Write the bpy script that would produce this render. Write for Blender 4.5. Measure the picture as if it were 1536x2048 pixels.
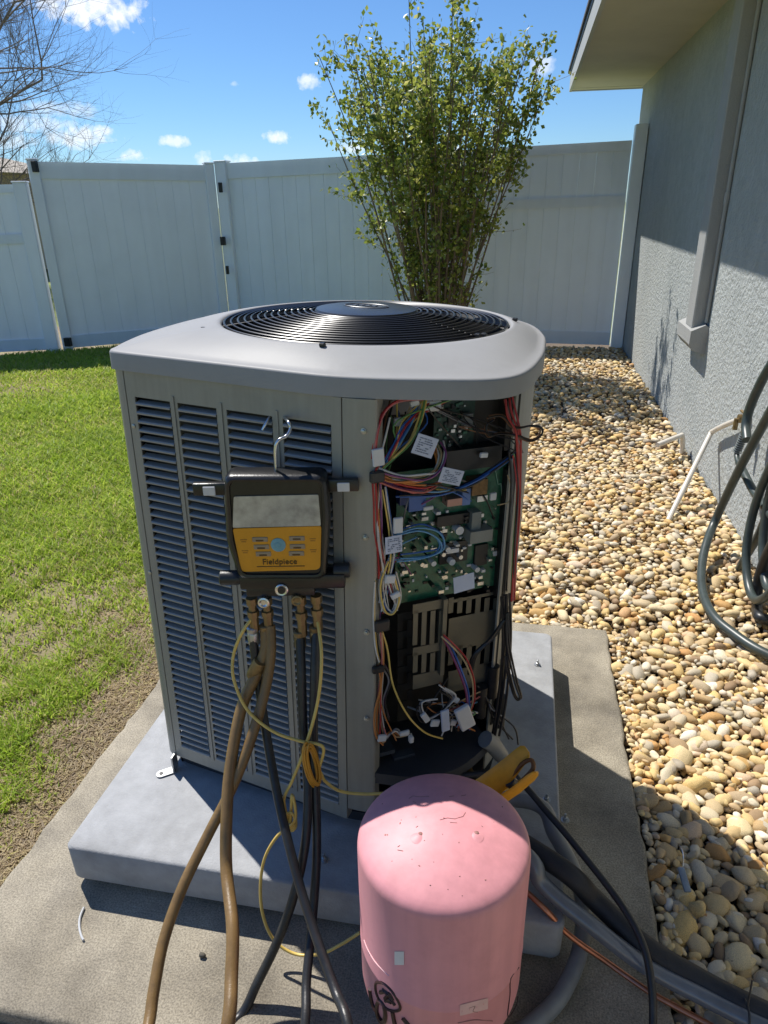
import bpy, bmesh, math, random
import numpy as np
from mathutils import Vector, Matrix
random.seed(7); RNG=np.random.default_rng(11)
R=math.radians
for o in list(bpy.data.objects): bpy.data.objects.remove(o)
scene=bpy.context.scene; COL=scene.collection

# ------------------------------------------------------------------ camera
# world axes: x = away from the lawn towards the house wall, y = along the house wall, z = up (metres)
AZ=R(11.21); PITCH=R(23.775); ROLL=R(0.944); CAMH=1.42; FPX=1408.0
def hs(p): return np.array([p[0]*math.cos(AZ)-p[1]*math.sin(AZ), p[0]*math.sin(AZ)+p[1]*math.cos(AZ), p[2]])
_f=np.array([0,math.cos(PITCH),-math.sin(PITCH)]); _u=np.array([0,math.sin(PITCH),math.cos(PITCH)]); _r=np.array([1.,0,0])
_c,_s=math.cos(ROLL),math.sin(ROLL)
CF=hs(_f); CR=hs(_c*_r-_s*_u); CU=hs(_s*_r+_c*_u); CP=np.array([0,0,CAMH])
cam=bpy.data.cameras.new('camera'); camo=bpy.data.objects.new('camera',cam); COL.objects.link(camo)
cam.sensor_fit='VERTICAL'; cam.sensor_height=24; cam.lens=24*FPX/2048; cam.clip_start=.05; cam.clip_end=2000
camo.matrix_world=Matrix(((CR[0],CU[0],-CF[0],CP[0]),(CR[1],CU[1],-CF[1],CP[1]),(CR[2],CU[2],-CF[2],CP[2]),(0,0,0,1)))
scene.camera=camo

# ------------------------------------------------------------------ sun, sky, exposure
ELEV=R(55.5); SUNH=np.array([-0.775,0.632])           # towards the sun, horizontally
SUNH/=np.linalg.norm(SUNH)
sunv=Vector((SUNH[0]*math.cos(ELEV),SUNH[1]*math.cos(ELEV),math.sin(ELEV)))
sl=bpy.data.lights.new('sun','SUN'); sl.energy=4.4; sl.angle=R(.53); sl.color=(1,.955,.89)
so=bpy.data.objects.new('sun',sl); COL.objects.link(so); so.rotation_euler=sunv.to_track_quat('Z','Y').to_euler()
scene.view_settings.view_transform='Standard'; scene.view_settings.look='None'
scene.view_settings.exposure=0.50; scene.view_settings.gamma=1
wd=bpy.data.worlds.new('World'); scene.world=wd; wd.use_nodes=True; wd.cycles.sampling_method='MANUAL'; wd.cycles.sample_map_resolution=256
nt=wd.node_tree; nt.nodes.clear()
def wn(t,**k):
    n=nt.nodes.new(t)
    for a,b in k.items(): setattr(n,a,b)
    return n
def wm(op,a,b=None,c=None):
    n=wn('ShaderNodeMath',operation=op)
    for i,x in enumerate((a,b,c)):
        if x is None: continue
        if isinstance(x,(int,float)): n.inputs[i].default_value=x
        else: nt.links.new(x,n.inputs[i])
    return n.outputs[0]
sky=wn('ShaderNodeTexSky',sky_type='NISHITA'); sky.sun_disc=False; sky.sun_elevation=ELEV
sky.sun_rotation=math.atan2(SUNH[0],SUNH[1])%(2*math.pi); sky.air_density=1.0; sky.dust_density=0.0; sky.ozone_density=4.0
tc=wn('ShaderNodeTexCoord')
def ray(x,y):
    d=CF+CR*(x-768)/FPX-CU*(y-1024)/FPX
    return d/np.linalg.norm(d)
nz=wn('ShaderNodeTexNoise'); nz.inputs['Scale'].default_value=34; nz.inputs['Detail'].default_value=6; nz.inputs['Roughness'].default_value=.62
nt.links.new(tc.outputs['Generated'],nz.inputs['Vector'])
nz2=wn('ShaderNodeTexNoise'); nz2.inputs['Scale'].default_value=120; nz2.inputs['Detail'].default_value=3
nt.links.new(tc.outputs['Generated'],nz2.inputs['Vector'])
noise=wm('ADD',wm('MULTIPLY',wm('SUBTRACT',nz.outputs[0],.5),3.2),wm('MULTIPLY',wm('SUBTRACT',nz2.outputs[0],.5),1.3))
noise1=wm('ADD',noise,.85)
# puffs: seen ones by direction, then more of the same all round the horizon
puffs=[(205,18,75,26,.95),(110,-20,70,22,.8),(170,275,62,16,.75),(255,312,26,11,.85),(120,218,60,12,.4),(345,282,24,9,.7),(555,273,22,11,.85),(474,322,30,12,.9),(410,318,18,12,.7),(622,165,17,13,.75),(468,168,9,5,.4),(705,295,26,10,.6),(905,302,30,9,.6),(1085,132,22,14,.55),(60,250,70,12,.5),(1010,262,26,8,.4),(20,285,40,12,.6)]
clouds=[]
for x,y,sx,sy,al in puffs: clouds.append((ray(x,y),sx/FPX,sy/FPX,al))
rr=random.Random(3)
for k in range(5):
    a=R(60)+k*R(50)+rr.uniform(-.1,.1); e=rr.uniform(.06,.35)
    clouds.append((np.array([math.sin(a)*math.cos(e),math.cos(a)*math.cos(e),math.sin(e)]),rr.uniform(.02,.07),rr.uniform(.008,.02),.8))
acc=None
for d,sx,sy,al in clouds:
    t1=np.cross(d,[0,0,1.]); t1/=np.linalg.norm(t1); t2=np.cross(t1,d)
    def dot(v,s):
        n=wn('ShaderNodeVectorMath',operation='DOT_PRODUCT'); n.inputs[1].default_value=tuple(v/s)
        nt.links.new(tc.outputs['Generated'],n.inputs[0]); return n.outputs['Value']
    X=dot(t1,sx); Y=dot(t2,sy)
    v=wm('SUBTRACT',noise1,wm('MULTIPLY_ADD',X,wm('MULTIPLY',X,.62),wm('MULTIPLY',Y,wm('MULTIPLY',Y,.62))))
    mr=wn('ShaderNodeMapRange'); mr.inputs[1].default_value=.12; mr.inputs[2].default_value=.95; mr.inputs[3].default_value=0; mr.inputs[4].default_value=al
    nt.links.new(v,mr.inputs[0])
    acc=mr.outputs[0] if acc is None else wm('MAXIMUM',acc,mr.outputs[0])
tint=wn('ShaderNodeVectorMath',operation='MULTIPLY'); tint.inputs[1].default_value=(.57,.77,1.0); nt.links.new(sky.outputs[0],tint.inputs[0])
mix=wn('ShaderNodeMix',data_type='RGBA'); nt.links.new(acc,mix.inputs[0]); nt.links.new(tint.outputs[0],mix.inputs[6]); mix.inputs[7].default_value=(8.8,9.1,9.5,1)
bg=wn('ShaderNodeBackground'); bg.inputs[1].default_value=.088
nt.links.new(mix.outputs[2],bg.inputs[0])
wo=wn('ShaderNodeOutputWorld'); nt.links.new(bg.outputs[0],wo.inputs[0])

# ------------------------------------------------------------------ measured points -> places in the yard
def onz(x,y,z=0.):
    d=ray(x,y); return CP+d*((z-CAMH)/d[2])
def onv(x,y,v):
    d=ray(x,y); return CP+d*(v/d[1])
def onu(x,y,u):
    d=ray(x,y); return CP+d*(u/d[0])

# ------------------------------------------------------------------ mesh helpers
class MB:
    def __init__(s): s.v=[]; s.f=[]; s.at=[]
    def add(s,vs,fs):
        n=len(s.v); s.v+= [tuple(map(float,p)) for p in vs]; s.f+=[tuple(i+n for i in f) for f in fs]; return s
    def box(s,c,d,M=None):
        x,y,z=d[0]/2,d[1]/2,d[2]/2
        vs=[Vector((sx*x,sy*y,sz*z)) for sz in(-1,1) for sy in(-1,1) for sx in(-1,1)]
        if M is not None: vs=[M@p for p in vs]
        vs=[p+Vector(c) for p in vs]
        return s.add(vs,[(0,2,3,1),(4,5,7,6),(0,1,5,4),(2,6,7,3),(0,4,6,2),(1,3,7,5)])
    def box2(s,a,b): return s.box([(a[i]+b[i])/2 for i in range(3)],[abs(b[i]-a[i]) for i in range(3)])
    def rbox(s,c,d,r,seg=2,M=None):
        bm=bmesh.new(); bmesh.ops.create_cube(bm,size=1)
        for v in bm.verts: v.co=Vector((v.co.x*d[0],v.co.y*d[1],v.co.z*d[2]))
        bmesh.ops.bevel(bm,geom=bm.edges[:],offset=r,segments=seg,profile=.5,affect='EDGES')
        bm.verts.index_update()
        vs=[(M@v.co if M is not None else v.co)+Vector(c) for v in bm.verts]; fs=[tuple(x.index for x in f.verts) for f in bm.faces]; bm.free()
        return s.add(vs,fs)
    def prism(s,poly,z0,z1,fn=None):
        n=len(poly); fn=fn or (lambda x,y,z:(x,y,z))
        vs=[fn(p[0],p[1],z0) for p in poly]+[fn(p[0],p[1],z1) for p in poly]
        return s.add(vs,[tuple(range(n))[::-1],tuple(range(n,2*n))]+[(i,(i+1)%n,n+(i+1)%n,n+i) for i in range(n)])
    def tube(s,pts,r,n=8,closed=False,cap=True):
        P=[Vector(tuple(map(float,p))) for p in pts]; m=len(P)
        rs=r if hasattr(r,'__len__') else [r]*m
        T=[]
        for i in range(m):
            a=P[(i-1)%m] if (closed or i>0) else P[i]; b=P[(i+1)%m] if (closed or i<m-1) else P[i]
            t=(b-a); T.append(t.normalized() if t.length>1e-9 else Vector((0,0,1)))
        up=Vector((0,0,1)) if abs(T[0].z)<.9 else Vector((1,0,0))
        N=(up-T[0]*up.dot(T[0])).normalized(); vs=[]
        for i in range(m):
            N=(N-T[i]*N.dot(T[i])); N=N.normalized() if N.length>1e-6 else T[i].orthogonal().normalized()
            B=T[i].cross(N)
            for k in range(n):
                a=2*math.pi*k/n; vs.append(P[i]+(N*math.cos(a)+B*math.sin(a))*rs[i])
        fs=[]
        for i in range(m if closed else m-1):
            j=(i+1)%m
            for k in range(n): fs.append((i*n+k,i*n+(k+1)%n,j*n+(k+1)%n,j*n+k))
        if cap and not closed: fs+=[tuple(range(n))[::-1],tuple(range((m-1)*n,m*n))]
        return s.add(vs,fs)
    def lathe(s,prof,n=32,c=(0,0,0),M=None,cap=True):
        vs=[];m=len(prof)
        for r,z in prof:
            for k in range(n):
                a=2*math.pi*k/n; p=Vector((r*math.cos(a),r*math.sin(a),z)); vs.append((M@p if M is not None else p)+Vector(c))
        fs=[]
        for i in range(m-1):
            for k in range(n): fs.append((i*n+k,i*n+(k+1)%n,(i+1)*n+(k+1)%n,(i+1)*n+k))
        if cap: fs+=[tuple(range(n))[::-1],tuple(range((m-1)*n,m*n))]
        return s.add(vs,fs)
    def loft(s,rings,closed=True):
        n=len(rings[0]); vs=[p for r in rings for p in r]; fs=[]
        for i in range(len(rings)-1):
            for k in range(n if closed else n-1): fs.append((i*n+k,i*n+(k+1)%n,(i+1)*n+(k+1)%n,(i+1)*n+k))
        return s.add(vs,fs)
    def mesh(s,name,mat,smooth=35):
        me=bpy.data.meshes.new(name); me.from_pydata(s.v,[],s.f)
        if mat: me.materials.append(mat)
        if smooth:
            me.polygons.foreach_set('use_smooth',[True]*len(me.polygons)); me.set_sharp_from_angle(angle=R(smooth))
        me.update(); return me
    def build(s,name,mat,parent=None,smooth=35):
        return link(name,s.mesh(name,mat,smooth),parent)
def link(name,me,parent=None):
    o=bpy.data.objects.new(name,me); COL.objects.link(o)
    if parent is not None: o.parent=parent
    return o
def empty(name,loc=(0,0,0),M=None):
    o=bpy.data.objects.new(name,None); COL.objects.link(o); o.empty_display_size=.1
    if M is not None: o.matrix_world=M
    else: o.location=loc
    return o
def tag(o,label=None,cat=None,group=None,kind=None):
    for k,v in (('label',label),('category',cat),('group',group),('kind',kind)):
        if v: o[k]=v
    return o
def spline(pts,sub=8,closed=False):
    P=[np.array(p,float) for p in pts]; n=len(P); out=[]
    for i in range(n if closed else n-1):
        if closed: p0,p1,p2,p3=P[i-1],P[i],P[(i+1)%n],P[(i+2)%n]
        else: p0,p1,p2,p3=P[max(i-1,0)],P[i],P[i+1],P[min(i+2,n-1)]
        for k in range(sub):
            t=k/sub; out.append(.5*((2*p1)+(-p0+p2)*t+(2*p0-5*p1+4*p2-p3)*t*t+(-p0+3*p1-3*p2+p3)*t**3))
    if not closed: out.append(P[-1])
    return out

# ------------------------------------------------------------------ materials
def mat(name,col,rough=.6,metal=0.,var=.12,vs=8.,bump=0.,bs=60.,spec=.5,coat=0.,dirt=None,ds=3.,dd=.5,detail=5.,bdist=.004,huev=None,streak=0.,sscale=(40,40,2.),trans=0.):
    m=bpy.data.materials.new(name); m.use_nodes=True; t=m.node_tree; b=t.nodes['Principled BSDF']
    L=t.links.new
    tcn=t.nodes.new('ShaderNodeTexCoord'); co=tcn.outputs['Object']
    def noise(scale,det=detail,rg=.6):
        n=t.nodes.new('ShaderNodeTexNoise'); n.inputs['Scale'].default_value=scale; n.inputs['Detail'].default_value=det; n.inputs['Roughness'].default_value=rg; L(co,n.inputs['Vector']); return n.outputs[0]
    c=tuple(col)+(1,)
    if var>0:
        rp=t.nodes.new('ShaderNodeValToRGB'); rp.color_ramp.elements[0].position=.3; rp.color_ramp.elements[1].position=.7
        h=huev or col
        rp.color_ramp.elements[0].color=tuple(x*(1-var) for x in col)+(1,); rp.color_ramp.elements[1].color=tuple(min(1,x*(1+var)) for x in h)+(1,)
        L(noise(vs),rp.inputs[0]); out=rp.outputs[0]
        if dirt is not None:
            mx=t.nodes.new('ShaderNodeMix'); mx.data_type='RGBA'; rg=t.nodes.new('ShaderNodeValToRGB'); rg.color_ramp.elements[0].position=.5; rg.color_ramp.elements[1].position=.72
            rg.color_ramp.elements[1].color=(dd,dd,dd,1); L(noise(ds,6,.65),rg.inputs[0]); L(rg.outputs[0],mx.inputs[0]); L(out,mx.inputs[6]); mx.inputs[7].default_value=tuple(dirt)+(1,); out=mx.outputs[2]
        if streak>0:
            mp=t.nodes.new('ShaderNodeMapping'); mp.inputs['Scale'].default_value=sscale; L(co,mp.inputs[0])
            ns=t.nodes.new('ShaderNodeTexNoise'); ns.inputs['Scale'].default_value=1; ns.inputs['Detail'].default_value=4; L(mp.outputs[0],ns.inputs['Vector'])
            mrs=t.nodes.new('ShaderNodeMapRange'); mrs.inputs[1].default_value=.3; mrs.inputs[2].default_value=.7; mrs.inputs[3].default_value=1-streak; mrs.inputs[4].default_value=1+streak*.5; L(ns.outputs[0],mrs.inputs[0])
            vm=t.nodes.new('ShaderNodeVectorMath'); vm.operation='SCALE'; L(out,vm.inputs[0]); L(mrs.outputs[0],vm.inputs['Scale']); out=vm.outputs[0]
        L(out,b.inputs['Base Color'])
        if trans>0:
            tr=t.nodes.new('ShaderNodeBsdfTranslucent'); L(out,tr.inputs[0]); ms=t.nodes.new('ShaderNodeMixShader'); ms.inputs[0].default_value=trans
            L(b.outputs[0],ms.inputs[1]); L(tr.outputs[0],ms.inputs[2]); L(ms.outputs[0],t.nodes['Material Output'].inputs[0])
    else: b.inputs['Base Color'].default_value=c
    b.inputs['Roughness'].default_value=rough; b.inputs['Metallic'].default_value=metal
    b.inputs['Specular IOR Level'].default_value=spec
    if coat: b.inputs['Coat Weight'].default_value=coat; b.inputs['Coat Roughness'].default_value=.08
    if bump>0:
        bp=t.nodes.new('ShaderNodeBump'); bp.inputs['Strength'].default_value=bump; bp.inputs['Distance'].default_value=bdist; L(noise(bs,6),bp.inputs['Height']); L(bp.outputs[0],b.inputs['Normal'])
    return m
M={}
M['cap']=mat('cap_paint',(.325,.325,.32),.48,.0,.05,6,.05,300,spec=.16,dirt=(.22,.215,.20),ds=6,dd=.4)
M['body']=mat('body_paint',(.30,.295,.26),.42,.1,.06,9,.06,260,dirt=(.21,.20,.17),ds=9,dd=.45,streak=.10,sscale=(60,60,3))
M['slat']=mat('slat_paint',(.30,.30,.29),.4,.1,.06,12,dirt=(.13,.12,.11),ds=9,dd=.4)
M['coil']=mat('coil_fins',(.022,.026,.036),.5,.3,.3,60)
M['blackmetal']=mat('black_wire',(.018,.019,.021),.32,.2,.2,30,spec=.6)
M['blackplastic']=mat('black_plastic',(.014,.014,.015),.30,0,.2,30,.1,200)
M['rubber']=mat('black_rubber',(.020,.021,.023),.38,0,.25,30,.12,240,dirt=(.05,.048,.042),ds=25,dd=.5)
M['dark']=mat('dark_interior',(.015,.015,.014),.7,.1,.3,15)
M['pan']=mat('pan_steel',(.06,.065,.075),.45,.4,.15,15)
M['galv']=mat('galvanised',(.45,.46,.46),.35,.8,.15,40)
M['olive']=mat('heat_shield',(.165,.155,.12),.45,.4,.12,14)
M['pcb']=mat('circuit_board',(.014,.115,.062),.35,0,.35,90,.15,200,spec=.6)
M['pcb2']=mat('circuit_board_dark',(.01,.045,.03),.4,0,.35,120,.15,200)
M['chip']=mat('chip_black',(.015,.015,.016),.45,0,.2,60)
M['white']=mat('white_plastic',(.62,.63,.64),.4,0,.05,30)
M['paper']=mat('paper_label',(.50,.55,.68),.7,0,.05,30)
M['ink']=mat('printed_ink',(.16,.19,.27),.6,0,.1,30)
M['tin']=mat('tin_solder',(.6,.6,.58),.3,.8,.1,60)
for n,c in dict(red=(.42,.03,.03),pink=(.45,.13,.12),blue=(.03,.12,.4),lblue=(.12,.32,.55),yellow=(.70,.50,.13),green=(.12,.28,.09),orange=(.55,.2,.05),whitew=(.6,.58,.54),purple=(.2,.06,.18),brown=(.18,.08,.04),tanw=(.5,.37,.2),blackw=(.02,.02,.022),grey=(.2,.2,.21)).items():
    M['w_'+n]=mat('wire_'+n,c,.38,0,.1,40)
M['brass']=mat('brass',(.25,.18,.085),.42,.6,.25,50)
M['copper']=mat('copper',(.55,.23,.14),.35,.9,.25,30)
M['steel']=mat('steel_wire',(.6,.61,.62),.22,.95,.08,40)
M['gyellow']=mat('gauge_yellow',(.66,.30,.012),.42,0,.05,30)
M['gblue']=mat('button_blue',(.16,.36,.44),.4,0,.1,40)
M['gbtn']=mat('button_tan',(.33,.26,.17),.5,0,.1,40)
M['gink']=mat('keypad_ink',(.09,.045,.01),.5,0,.1,40)
M['screen']=mat('lcd_screen',(.40,.405,.345),.1,0,.3,38,spec=.8,coat=1)  # pale mottled tone puts the screen's light and dark reflection into its colour
M['tan']=mat('tan_hose',(.21,.128,.048),.38,0,.2,25,.15,260,dirt=(.11,.075,.04),ds=22,dd=.6)
M['conduit']=mat('conduit_grey',(.22,.23,.23),.4,0,.1,25)
M['foam']=mat('pipe_foam',(.017,.019,.024),.6,0,.25,25,.25,160)
M['sleeve']=mat('pipe_sleeve',(.15,.165,.19),.25,.1,.15,14,spec=.7)
M['tank']=mat('tank_pink',(.71,.315,.34),.5,0,.06,6,.06,60,spec=.4,dirt=(.56,.235,.25),ds=11,dd=.5,streak=.09,sscale=(45,45,2.5))  # upright streaks paint faint reflections on the tank side into the pink
M['tankink']=mat('tank_black_print',(.035,.012,.014),.5,0,.2,40)
M['tanklabel']=mat('tank_faded_label',(.74,.48,.46),.55,0,.1,40)
M['scuff']=mat('scuff_mark',(.33,.17,.15),.7,.2,.3,80)
M['gaugeorange']=mat('clamp_orange',(.72,.34,.02),.45,0,.15,25)
M['stucco']=mat('stucco',(.405,.43,.42),.88,0,.09,14,1.0,40,bdist=.02,dirt=(.31,.345,.34),ds=2.6,dd=.6,streak=.06,sscale=(5,5,.7))
M['trim']=mat('stucco_trim',(.33,.335,.325),.85,0,.05,5,.5,110,bdist=.006)
M['soffit']=mat('soffit_paint',(.50,.465,.385),.8,0,.06,3)
M['fascia']=mat('fascia_paint',(.42,.43,.42),.7,0,.05,4)
M['shingle']=mat('shingle',(.09,.085,.09),.9,0,.35,40,.6,60)
M['vinyl']=mat('white_vinyl',(.84,.895,.94),.38,0,.02,3,dirt=(.75,.80,.83),ds=2.5,dd=.35,streak=.04,sscale=(9,9,.8),trans=.13)
M['vinylrail']=mat('white_vinyl_rail',(.85,.905,.95),.38,0,.02,3,dirt=(.77,.82,.85),ds=2.5,dd=.35,streak=.04,sscale=(9,9,.8),trans=.13)
M['hw']=mat('gate_hardware',(.012,.012,.013),.4,.2,.1,30)
M['pvc']=mat('pvc_pipe',(.66,.62,.55),.35,0,.08,15,dirt=(.5,.42,.3),ds=14,dd=.5)
M['ghose']=mat('garden_hose_green',(.045,.06,.057),.38,0,.2,20)
M['pad']=mat('pad_grey',(.335,.342,.35),.8,0,.10,30,.5,200,bdist=.003,dirt=(.22,.22,.215),ds=7,dd=.6,streak=.06,sscale=(14,14,30))
M['bark']=mat('bark',(.20,.145,.10),.9,0,.3,12,.4,60)
M['barebark']=mat('bare_bark',(.20,.165,.14),.9,0,.3,12)
M['roofneigh']=mat('neighbour_wall',(.42,.34,.24),.8,0,.1,3)
M['tagplastic']=mat('tag_grey_blue',(.22,.27,.32),.5,0,.2,30)

def attr_mat(name,stops,rough,attr='rnd',use_obj=False,var=.25,vs=70,trans=0.,bump=0.,bs=120,band=0.):
    m=bpy.data.materials.new(name); m.use_nodes=True; t=m.node_tree; b=t.nodes['Principled BSDF']; L=t.links.new
    if use_obj:
        src=t.nodes.new('ShaderNodeObjectInfo').outputs['Random']
    else:
        a=t.nodes.new('ShaderNodeAttribute'); a.attribute_name=attr; src=a.outputs['Fac']
    rp=t.nodes.new('ShaderNodeValToRGB'); e=rp.color_ramp.elements
    while len(e)<len(stops): e.new(.5)
    for i,(p,c) in enumerate(stops): e[i].position=p; e[i].color=tuple(c)+(1,)
    L(src,rp.inputs[0])
    tcn=t.nodes.new('ShaderNodeTexCoord')
    n=t.nodes.new('ShaderNodeTexNoise'); n.inputs['Scale'].default_value=vs; n.inputs['Detail'].default_value=5; L(tcn.outputs['Object'],n.inputs['Vector'])
    mr=t.nodes.new('ShaderNodeMapRange'); mr.inputs[1].default_value=.25; mr.inputs[2].default_value=.75; mr.inputs[3].default_value=1-var; mr.inputs[4].default_value=1+var; L(n.outputs[0],mr.inputs[0])
    mx=t.nodes.new('ShaderNodeVectorMath'); mx.operation='SCALE'; L(rp.outputs[0],mx.inputs[0]); L(mr.outputs[0],mx.inputs['Scale'])
    L(mx.outputs[0],b.inputs['Base Color']); b.inputs['Roughness'].default_value=rough
    if bump:
        bp=t.nodes.new('ShaderNodeBump'); bp.inputs['Strength'].default_value=bump; bp.inputs['Distance'].default_value=.003; L(n.outputs[0],bp.inputs['Height']); L(bp.outputs[0],b.inputs['Normal'])
    if trans:
        tr=t.nodes.new('ShaderNodeBsdfTranslucent'); L(mx.outputs[0],tr.inputs[0]); ms=t.nodes.new('ShaderNodeMixShader'); ms.inputs[0].default_value=trans
        L(b.outputs[0],ms.inputs[1]); L(tr.outputs[0],ms.inputs[2]); L(ms.outputs[0],t.nodes['Material Output'].inputs[0])
    return m
PEB=[(0,(.46,.24,.08)),(.08,(.66,.46,.18)),(.18,(.72,.54,.26)),(.27,(.45,.30,.14)),(.36,(.75,.61,.35)),(.45,(.57,.41,.22)),(.53,(.28,.18,.10)),(.61,(.70,.57,.35)),(.70,(.47,.40,.29)),(.78,(.76,.66,.47)),(.85,(.34,.30,.24)),(.92,(.65,.46,.20)),(.96,(.80,.74,.61)),(1,(.54,.28,.09))]
M['pebA']=attr_mat('pebble_stone',PEB,.75,use_obj=True,var=.34,vs=45,bump=.5)
M['pebB']=attr_mat('pebble_stone_mass',PEB,.75,var=.34,vs=45,bump=.5)
M['leaf']=attr_mat('leaf',[(0,(.09,.145,.024)),(.35,(.22,.28,.045)),(.7,(.41,.44,.09)),(1,(.58,.54,.19))],.40,var=.15,vs=20,trans=.5)
M['grassblade']=attr_mat('grass_blade',[(0,(.17,.27,.027)),(.35,(.33,.47,.05)),(.65,(.50,.61,.09)),(.80,(.58,.56,.19)),(.9,(.62,.50,.27)),(1,(.33,.245,.145))],.55,var=.15,vs=3,trans=.5)

def ground_mat(name,c1,c2,c3,s1=3.,s2=40.,bump=.6):
    m=bpy.data.materials.new(name); m.use_nodes=True; t=m.node_tree; b=t.nodes['Principled BSDF']; L=t.links.new
    tcn=t.nodes.new('ShaderNodeTexCoord')
    def nz(s,d=6):
        n=t.nodes.new('ShaderNodeTexNoise'); n.inputs['Scale'].default_value=s; n.inputs['Detail'].default_value=d; n.inputs['Roughness'].default_value=.65; L(tcn.outputs['Object'],n.inputs['Vector']); return n.outputs[0]
    r1=t.nodes.new('ShaderNodeValToRGB'); r1.color_ramp.elements[0].position=.35; r1.color_ramp.elements[1].position=.65; r1.color_ramp.elements[0].color=c1+(1,); r1.color_ramp.elements[1].color=c2+(1,); fine=nz(s2); L(fine,r1.inputs[0])
    r2=t.nodes.new('ShaderNodeValToRGB'); r2.color_ramp.elements[0].position=.42; r2.color_ramp.elements[1].position=.62; L(nz(s1),r2.inputs[0])
    mx=t.nodes.new('ShaderNodeMix'); mx.data_type='RGBA'; L(r2.outputs[0],mx.inputs[0]); L(r1.outputs[0],mx.inputs[6]); mx.inputs[7].default_value=c3+(1,); L(mx.outputs[2],b.inputs['Base Color'])
    b.inputs['Roughness'].default_value=.92
    bp=t.nodes.new('ShaderNodeBump'); bp.inputs['Strength'].default_value=bump; bp.inputs['Distance'].default_value=.006; L(fine,bp.inputs['Height']); L(bp.outputs[0],b.inputs['Normal'])
    return m
M['soil']=ground_mat('lawn_soil',(.13,.095,.06),(.33,.26,.17),(.22,.19,.09),3.5,90)
M['far']=ground_mat('far_grass',(.13,.18,.04),(.20,.25,.06),(.24,.23,.10),.2,6,.2)
M['bedsoil']=ground_mat('bed_soil',(.07,.05,.035),(.15,.11,.07),(.12,.09,.06),6,60)
def slab_mat():
    m=bpy.data.materials.new('concrete'); m.use_nodes=True; t=m.node_tree; b=t.nodes['Principled BSDF']; L=t.links.new
    tcn=t.nodes.new('ShaderNodeTexCoord')
    def nz(s,d=6,r=.65):
        n=t.nodes.new('ShaderNodeTexNoise'); n.inputs['Scale'].default_value=s; n.inputs['Detail'].default_value=d; n.inputs['Roughness'].default_value=r; L(tcn.outputs['Object'],n.inputs['Vector']); return n.outputs[0]
    def ramp(f,a,ca,bb,cb):
        r=t.nodes.new('ShaderNodeValToRGB'); r.color_ramp.elements[0].position=a; r.color_ramp.elements[1].position=bb; r.color_ramp.elements[0].color=ca+(1,); r.color_ramp.elements[1].color=cb+(1,); L(f,r.inputs[0]); return r.outputs[0]
    base=ramp(nz(7),.3,(.32,.28,.21),.7,(.45,.40,.31))
    sp=nz(260,3,.7)
    speck=ramp(sp,.36,(.55,.55,.55),.62,(1.12,1.12,1.12))
    st=ramp(nz(3.1,7),.42,(1.03,1.03,1.02),.66,(.52,.52,.53))
    v=t.nodes.new('ShaderNodeVectorMath'); v.operation='MULTIPLY'; L(base,v.inputs[0]); L(speck,v.inputs[1])
    v2=t.nodes.new('ShaderNodeVectorMath'); v2.operation='MULTIPLY'; L(v.outputs[0],v2.inputs[0]); L(st,v2.inputs[1])
    L(v2.outputs[0],b.inputs['Base Color']); b.inputs['Roughness'].default_value=.9
    bp=t.nodes.new('ShaderNodeBump'); bp.inputs['Strength'].default_value=.7; bp.inputs['Distance'].default_value=.002; L(sp,bp.inputs['Height']); L(bp.outputs[0],b.inputs['Normal'])
    return m
M['slab']=slab_mat()

# ------------------------------------------------------------------ setting: ground, lawn, gravel bed, slab
tag(MB().add([(-300,-300,-.09),(300,-300,-.09),(300,300,-.09),(-300,300,-.09)],[(0,1,2,3)]).build('ground',M['far'],smooth=0),'far ground reaching to the horizon','ground',kind='structure')
U0,U1,V0,V1=-1.10,.362,.697,2.257           # slab
WALLU=1.04
def sheet(name,xs,ys,zf,m):
    mb=MB(); nx,ny=len(xs),len(ys)
    vs=[(x,y,zf(x,y)) for y in ys for x in xs]
    fs=[(j*nx+i,j*nx+i+1,(j+1)*nx+i+1,(j+1)*nx+i) for j in range(ny-1) for i in range(nx-1)]
    return mb.add(vs,fs).build(name,m)
def lz(x,y): return -.03+.012*math.sin(x*1.7+y*.9)+.008*math.sin(x*4.1-y*3.3)
lawn=sheet('lawn',list(np.linspace(-9,-1.02,60))+[-.9],list(np.linspace(-1.5,8.6,70)),lz,M['soil'])
tag(lawn,'lawn soil between the fence and the concrete slab','lawn',kind='structure')
frontsoil=sheet('front_soil',list(np.linspace(-1.0,.5,20)),list(np.linspace(-1.5,.72,20)),lambda x,y:-.045+.01*math.sin(9*x+5*y),M['soil'])
tag(frontsoil,'bare dark soil in front of the slab','soil',kind='structure')
bed=sheet('gravel_bed',list(np.linspace(-.95,1.10,30)),list(np.linspace(-1.5,8.2,90)),lambda x,y:-.052+.008*math.sin(5*x+3*y),M['bedsoil'])
tag(bed,'bed of rounded tan river pebbles along the house wall','gravel bed',kind='structure')
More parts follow.
